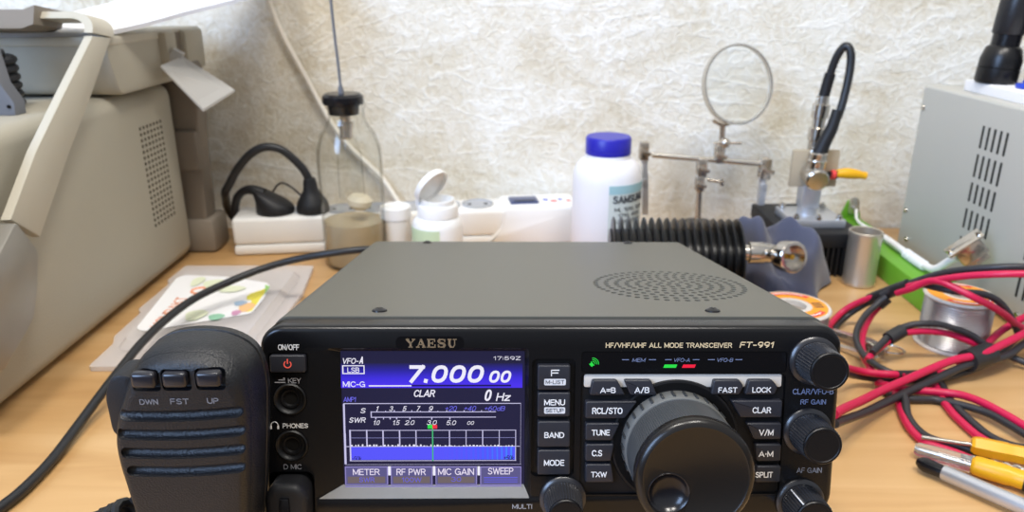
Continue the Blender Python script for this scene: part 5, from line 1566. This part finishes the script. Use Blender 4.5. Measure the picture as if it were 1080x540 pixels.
# ------------------------------------------------------------------ heat sink with connector stack
hs = thing('finned_heatsink', 'black finned heat sink block with aluminium plate carrying connectors and cable loop', 'heat sink', (0.288, 0.70, 0))
part(hs, 'heatsink_body', MB().box2((.250, .660, .028), (.324, .765, .042), .0015), 'black_matt')
fm = MB()
for k in range(15):
    fx = .2515 + k * .0049
    fm.box2((fx, .661, 0), (fx + .0022, .764, .030))
part(hs, 'cooling_fins', fm, 'black_matt')
part(hs, 'aluminium_plate', MB().box2((.262, .678, .042), (.312, .728, .0495), .0008), 'alu')
for x, y in ((.267, .683), (.307, .683), (.267, .723), (.307, .723), (.287, .681)):
    part(hs, 'screw', MB().cyl((x, y, .0495), (x, y, .0525), .0028).cyl((x, y, .0525), (x, y, .0545), .0016), 'chrome')
part(hs, 'pillar', MB().cyl((.284, .704, .0495), (.284, .704, .056), .009).box2((.2755, .6955, .056), (.2925, .7125, .078), .001), 'alu')
part(hs, 'square_board', MB().box2((.2625, .699, .0765), (.3065, .7035, .1115), .0008), 'tan_board')
part(hs, 'connector_stack', MB().lathe([(.0065, .100), (.0065, .118), (.0080, .119), (.0080, .130), (.0060, .131), (.0060, .139), (.0078, .140), (.0078, .152), (.0060, .153), (.0055, .160)], (.2820, .712, 0), (0.04, 0, 1), 24), 'chrome')
part(hs, 'elbow_connector', MB().sphere((.2810, .690, .093), .0095).cyl((.2810, .690, .093), (.2815, .689, .112), .0085, bev=.001).cyl((.2810, .699, .091), (.2805, .678, .087), .0105, bev=.0015).torus((.2813, .6893, .104), (0, 0, 1), .0080, .0016, 28, 8), 'chrome')
part(hs, 'loop_cable', MB().tube([(.2888, .712, .158), (.2905, .711, .172), (.2925, .709, .188), (.2955, .706, .200), (.2995, .703, .2050), (.3030, .700, .199), (.3035, .698, .185), (.3010, .695, .165), (.2960, .691, .145), (.2890, .690, .128), (.2835, .690, .112)], .0037, 12), 'cable')
part(hs, 'cable_boot', MB().tube([(.2945, .691, .150), (.2915, .690, .135), (.2860, .690, .120), (.2830, .690, .110)], .0062, 14, 4, radii=lambda t: .0046 + .0024 * t), 'rubber')
part(hs, 'upper_boot', MB().tube([(.2885, .712, .156), (.2900, .7115, .168), (.2915, .7105, .180)], .0050, 14, 4), 'rubber')
yc = thing('crocodile_clip', 'small clip with yellow boot gripping the tan square board', 'clip', (.305, .692, .092))
part(yc, 'yellow_boot', MB().tube([(.3025, .6930, .0905), (.312, .6930, .0910), (.322, .6930, .0900), (.3305, .6930, .0885)], .004, 14, 4, radii=lambda t: .0036 + .0014 * math.sin(min(1, t * 1.25) * math.pi)), 'yellow')
part(yc, 'jaws', MB().loft([[(.290, .6925, .0895), (.290, .6955, .0895), (.290, .6955, .0912), (.290, .6925, .0912)], [(.3035, .690, .0865), (.3035, .696, .0865), (.3035, .696, .0935), (.3035, .690, .0935)]]), 'black_matt')
part(yc, 'red_sleeve', MB().cyl((.2975, .692, .0900), (.3010, .692, .0900), .0044), 'red_print')

# ------------------------------------------------------------------ steel tube, green box, white cable
cn = thing('steel_can', 'short brushed steel tube standing open end up by the green box', 'can', (.3155, .644, 0))
part(cn, 'tube_wall', MB().lathe([(0, .0005), (.0138, .0005), (.0143, .001), (.0143, .0040), (.0139, .0050), (.0139, .0445), (.0145, .0458), (.0145, .0500), (.0138, .0506), (.0128, .0500), (.0128, .010), (0, .010)], (.3155, .644, 0), (0, 0, 1), 44), 'brushed')
gb = thing('green_box', 'long bright green plastic box lying along the grey power supply', 'box', (.357, .68, 0))
part(gb, 'box_body', MB().prism(rpoly([(.3395, .566), (.3745, .566), (.3745, .785), (.3455, .785)], .002), .0205, T(0, 0, .0004), bev=.0015), 'green')
part(gb, 'end_tab', MB().prism(rpoly([(.352, .020), (.3745, .020), (.371, .032), (.371, .038), (.3595, .041), (.356, .032)], .003), .004, T(0, .785, 0) @ XZ, bev=.0008), 'green')
part(gb, 'metal_clip', MB().prism(rpoly([(.3590, .026), (.3705, .026), (.3700, .040), (.3665, .0445), (.3620, .0445), (.3592, .040)], .003), .002, T(0, .781, 0) @ XZ, bev=.0004).cyl((.3650, .779, .033), (.3650, .776, .033), .0028), 'steel')
dc = thing('data_cable', 'white cable with metal shell plug resting on the green box', 'cable', (.360, .64, .021))
path = [(.3640, .772, .0330), (.3600, .760, .0270), (.3585, .742, .0254), (.3618, .705, .0254), (.3610, .6664, .0254), (.3598, .6377, .0256), (.3595, .6178, .0262), (.3600, .604, .0290), (.3635, .593, .0400), (.3660, .586, .0460)]
part(dc, 'cord', MB().tube(path, .0030, 10, radii=lambda t: .0015 + .0018 * min(1, max(0, (t - .2) * 6))), 'white')
rl = MB()
P = catmull(path, 10)
for i in range(44, 60, 2):
    rl.lathe([(.0034, -.0012), (.0046, -.0007), (.0046, .0007), (.0034, .0012)], P[i], P[i + 1] - P[i], 14)
part(dc, 'strain_relief', rl, 'white')
rot = Euler((R(12), R(-44), R(-14))).to_matrix()
plugc = Vector((.3695, .579, .0545))
part(dc, 'metal_shell', MB().box(plugc, (.022, .010, .016), .0015, rot).box(plugc + rot @ Vector((0, 0, .0085)), (.030, .013, .0022), .0008, rot), 'chrome')
part(dc, 'contact_block', MB().box(plugc + rot @ Vector((0, 0, -.011)), (.017, .0075, .007), .001, rot), 'nickel')
for k in (-.0125, .0125):
    part(dc, 'plug_screw', MB().cyl(plugc + rot @ Vector((k, -.001, .008)), plugc + rot @ Vector((k, -.001, .0125)), .0019), 'chrome')

# ------------------------------------------------------------------ solder spools
def spool(x, y, r, h, label, z0=0.0, hub=.36):
    s = thing('solder_spool', label, 'solder spool', (x, y, z0), group='reels of solder')
    part(s, 'flanges', MB().lathe([(r * .42, z0 + h - .0022), (r - .001, z0 + h - .0022), (r, z0 + h - .0012), (r - .001, z0 + h), (r * hub, z0 + h), (r * hub, z0 + .002), (r * .3, z0)], (x, y, 0), (0, 0, 1), 48, close=False)
         .lathe([(r * .30, z0), (r + .0006, z0), (r + .001, z0 + .0012), (r, z0 + .0024), (r * .42, z0 + .0024), (r * .42, z0 + h - .0022)], (x, y, 0), (0, 0, 1), 48, close=False), 'spool_white')
    prof = []
    n = max(6, int(h / .0021))
    for k in range(n * 2 + 1):
        prof.append((r - .0022 + (.0007 if k % 2 else 0), z0 + .0026 + (h - .0050) * k / (2 * n)))
    part(s, 'wound_solder', MB().lathe([(r * .5, z0 + .0026)] + prof + [(r * .5, z0 + h - .0024)], (x, y, 0), (0, 0, 1), 48, close=False), 'solder', sharp=60)
    lb = part(s, 'ring_label', MB().lathe([(r * .50, z0 + h + .0002), (r * .90, z0 + h + .0002)], (x, y, 0), (0, 0, 1), 48, close=False), 'orange')
    for a0, a1 in ((40, 140), (215, 325)):
        arc = MB().grid(lambda u, v, a0=a0, a1=a1: Vector((x + r * (.70 + .15 * v) * math.cos(R(a0 + (a1 - a0) * u)), y + r * (.70 + .15 * v) * math.sin(R(a0 + (a1 - a0) * u)), z0 + h + .0004)), 20, 1)
        obj('label_arc', arc, 'red_print', lb, mtx=T(*(-s.location)))
    ln = MB()
    for k in range(3):
        ln.box((x + r * .66, y + r * (.10 - .13 * k), z0 + h + .0004), (r * .26, r * .045, .0002))
    obj('label_lines', ln, 'ink_dark', lb, mtx=T(*(-s.location)))
    for a0, a1 in ((50, 130), (225, 315)):
        wt = MB().grid(lambda u, v, a0=a0, a1=a1: Vector((x + r * (.75 + .045 * v) * math.cos(R(a0 + (a1 - a0) * u)), y + r * (.75 + .045 * v) * math.sin(R(a0 + (a1 - a0) * u)), z0 + h + .0006)), 20, 1)
        obj('label_lettering', wt, 'ink_white', lb, mtx=T(*(-s.location)))
    part(s, 'hub_core', MB().lathe([(0, z0 + h - .004), (r * hub, z0 + h - .004)], (x, y, 0), (0, 0, 1), 32, close=False), 'spool_grey')
    return s


spool(.3325, .5200, .0250, .0405, 'tall solder reel wound with shiny wire standing in front of the green box')
spool(.2140, .5330, .0285, .0260, 'low solder reel with orange ring label half hidden by the transceiver')

kc = thing('test_clip', 'steel spring clip lying on the desk behind the top control knob', 'clip', (.258, .512, .003))
part(kc, 'jaws', MB().loft([[(.2440, .5320, .004), (.2470, .5340, .004), (.2470, .5340, .0065), (.2440, .5320, .0065)], [(.2595, .5040, .003), (.2660, .5080, .003), (.2660, .5080, .0100), (.2595, .5040, .0100)], [(.2685, .4920, .003), (.2730, .4950, .003), (.2730, .4950, .0085), (.2685, .4920, .0085)]]), 'steel', sharp=20)
part(kc, 'lower_jaw', MB().loft([[(.2370, .5160, .001), (.2395, .5190, .001), (.2395, .5190, .003), (.2370, .5160, .003)], [(.2520, .4930, .001), (.2580, .4970, .001), (.2580, .4970, .005), (.2520, .4930, .005)], [(.2600, .4860, .001), (.2640, .4885, .001), (.2640, .4885, .005), (.2600, .4860, .005)]]), 'steel', sharp=20)
part(kc, 'ring', MB().torus((.2765, .5020, .0046), (.1, .1, 1), .0105, .0010, 32, 8).torus((.2600, .4990, .006), (1, .6, 0), .0045, .0012, 20, 8), 'nickel')

# ------------------------------------------------------------------ grey power supply, torches
ps = thing('power_supply', 'large grey metal power supply cabinet with slotted side at the desk edge', 'power supply', (.52, .56, 0))
part(ps, 'cabinet', MB().box2((.396, .36, .004), (.66, .742, .1665), .003, 3), 'psu')
for g0 in (.602, .5175):
    sl = MB()
    for i in range(5):
        for z0, z1 in ((.1262, .1450), (.1014, .1208), (.0798, .0963), (.0560, .0733), (.0255, .0479)):
            sl.box2((.3955, g0 + i * .00815, z0), (.3963, g0 + i * .00815 + .0023, z1))
    part(ps, 'side_slots', sl, 'slot')
for y, z in ((.7355, .1455), (.7335, .0435), (.7225, .0165), (.545, .012)):
    part(ps, 'screw', MB().lathe([(.0028, 0), (.0024, .0016), (0, .0020)], (.396, y, z), (-1, 0, 0), 16), 'chrome')
for x in (.43, .62):
    for y in (.40, .70):
        part(ps, 'rubber_foot', MB().cyl((x, y, 0), (x, y, .005), .010), 'rubber')
fs = obj('foam_sheet', MB().prism(rpoly([(.3990, .44), (.53, .44), (.53, .705), (.4110, .705)], .006), .009, T(0, 0, .1668), bev=.002), 'foam')
tag(fs, 'white foam sheet on top of the grey power supply', 'foam')


def torch(x, y, z, lean, label, s=1.0):
    t = thing('flashlight', label, 'flashlight', (x, y, z), (0, R(lean), 0), group='torches on the power supply')
    obj('torch_head', MB().lathe([(.0120, 0), (.0160, 0), (.0166, .002), (.0166, .012), (.0160, .0125), (.0164, .013), (.0164, .020), (.0140, .029), (.0115, .031)], (0, 0, 0), (0, 0, 1), 40), 'black_metal', t)
    obj('neck', MB().lathe([(.0112, .030), (.0112, .041)], (0, 0, 0), (0, 0, 1), 32), 'black_gloss', t)
    obj('barrel', MB().lathe([(.0118, .0405), (.0126, .042), (.0126, .076), (.0120, .078)], (0, 0, 0), (0, 0, 1), 40), M['tape'], t)
    obj('tail', MB().lathe([(.0112, .0775), (.0112, .090), (.0122, .091), (.0122, .118), (.010, .121), (0, .121)], (0, 0, 0), (0, 0, 1), 32), 'black_gloss', t)
    return t


torch(.4215, .675, .1762, 4, 'black flashlight standing on its head at the foam edge nearest the wall')
torch(.4530, .655, .1762, 2, 'second black flashlight, at the photo edge beside the blue peg')
bp = thing('blue_peg', 'small blue plastic piece on the white foam at the torch feet', 'peg', (.430, .634, .1762))
part(bp, 'peg_arms', MB().box((.4300, .634, .1782), (.028, .010, .0042), .0012).box((.4320, .635, .1812), (.022, .006, .0024), .0008), 'blue_clip')

# ------------------------------------------------------------------ red and black leads
def lead(label, names, tapes, pos):
    t = thing('power_lead', label, 'cable', pos, group='red and black leads')
    for n_, r_ in names:
        part(t, 'red_wire' if 'red' in n_ else 'black_wire', MB().tube(WIRES[n_], r_, 12), 'wire_red' if 'red' in n_ else 'wire_black')
    for pts, r_, m_ in tapes:
        part(t, 'tape_wrap', MB().tube(pts, r_, 14, 5), m_)


def mid(a, b, i0, i1):
    return [(Vector(WIRES[a][i]) + Vector(WIRES[b][i])) / 2 for i in range(i0, i1 + 1)]


lead('red and black lead rising highest, crinkled black tape above the steel clip', (('A_red', .0024), ('A_black', .0024)), ((mid('A_red', 'A_black', 4, 6), .0046, 'tape'),), (.29, .60, 0))
lead('red and black lead arching over the tall solder reel', (('B_red', .0025), ('B_black', .0025)), (), (.33, .52, 0))
lead('red and black lead curling down beside the steel clip in a tight bend', (('C_red', .0024), ('C_black', .0023)), ((mid('C_red', 'C_black', 0, 1), .0043, 'tape'),), (.25, .50, 0))
lead('red and black lead looping in front of the tall solder reel', (('D_red', .0024), ('D_black', .0024)), ((mid('D_red', 'D_black', 2, 3), .0048, 'shrink'),), (.29, .50, 0))
wrap = [(Vector(WIRES['E_red'][i]) + Vector(WIRES['E_black'][i]) + Vector(WIRES['J_red'][j])) / 3 for i, j in ((7, 1), (8, 2))]
dirn = (wrap[1] - wrap[0]).normalized()
lead('thick bundle of red and black leads bound with one black band', (('E_red', .0027), ('E_black', .0026), ('J_red', .0026), ('J_black', .0025)), (([wrap[0] - dirn * .004, (wrap[0] + wrap[1]) / 2, wrap[1] + dirn * .003], .0078, 'shrink'),), (.30, .46, 0))
lead('red and black lead running out straight from behind the upper side knob', (('F_red', .0025), ('F_black', .0025)), (([WIRES['F_red'][4], WIRES['F_red'][5], WIRES['F_red'][6]], .0029, 'shrink'),), (.25, .44, 0))
lead('red and black lead sweeping toward the right edge above the yellow tools', (('G_red', .0026), ('G_black', .0025)), (), (.27, .42, 0))
lead('red and black lead bending down behind the yellow tools', (('H_red', .0025), ('H_black', .0025)), (), (.245, .40, 0))
lead('red and black lead crossing beneath the sweeping lead toward the yellow tools', (('I_red', .0025), ('I_black', .0025)), (), (.27, .39, 0))

# ------------------------------------------------------------------ hand tools
pn = thing('silver_pen', 'silver pen-shaped tool with black pointed tip, nearest of the tools', 'pen', (.245, .340, 0))
pv0, pv1 = Vector((.2259, .3606, .0050)), Vector((.2680, .3098, .0060))
pd = (pv1 - pv0).normalized()
part(pn, 'barrel', MB().lathe([(.0036, .0135), (.0042, .0145), (.0046, .10), (.0044, .13)], pv0 + Vector((0, 0, .0004)), pd, 28), 'alu')
part(pn, 'tip', MB().lathe([(.0018, 0), (.0036, .0024), (.0042, .0048), (.0036, .0140)], pv0 + Vector((0, 0, .0004)), pd, 24), 'black_gloss')


def driver(label, p0, ph, p1, m_tip, cap):
    """Slim tool: shaft from p0 to the handle start ph, handle on to p1."""
    p0, ph, p1 = Vector(p0), Vector(ph), Vector(p1)
    t = thing('precision_screwdriver', label, 'screwdriver', ((p0 + p1) / 2).to_tuple()[:2] + (0,))
    part(t, 'shaft', MB().cyl(p0, ph, .0013, seg=12), 'chrome')
    d_ = (p1 - ph).normalized()
    L = (p1 - ph).length
    hb_ = .0235 if cap else .0295
    part(t, 'handle', MB().lathe([(.0040, -.001), (.0052, .0005), (.0056, .003), (.0056, .016), (.0052, .018), (.0053, .021), (.0054, hb_ + .0005)], ph, d_, 6 if not cap else 20), 'yellow', sharp=25)
    part(t, 'black_end', MB().lathe([(.0056, hb_), (.0058, hb_ + .0025), (.0058, L), (.004, L + .002)], ph, d_, 20), 'rubber')
    if cap:
        part(t, 'clear_sleeve', MB().lathe([(.0030, 0), (.0040, .002), (.0044, .012), (.0046, (ph - p0).length - .001)], p0, (ph - p0), 20), 'clear_tip')
    return t


driver('yellow-handled screwdriver with clear tip sleeve, next to the silver pen', (.2312, .3735, .0052), (.2545, .3560, .0062), (.2900, .3293, .0068), 'chrome', True)
driver('yellow-handled tool with bare steel shaft, farthest from the silver pen', (.2400, .3835, .0060), (.2635, .3725, .0080), (.3050, .3520, .0090), 'chrome', False)
db = thing('twist_drill', 'twisted steel drill bit lying between the two yellow handles', 'drill bit', (.27, .355, 0))
q0, q1 = Vector((.2500, .3600, .0080)), Vector((.2880, .3365, .0115))
dd = (q1 - q0).normalized()
nx = dd.orthogonal().normalized()
ny = dd.cross(nx)
tw = MB()
for ph_ in (0, math.pi):
    tw.tube([q0.lerp(q1, i / 80) + (nx * math.cos(ph_ + i * .35) + ny * math.sin(ph_ + i * .35)) * .0012 for i in range(81)], .0013, 8, 0)
part(db, 'flutes', tw, 'steel')
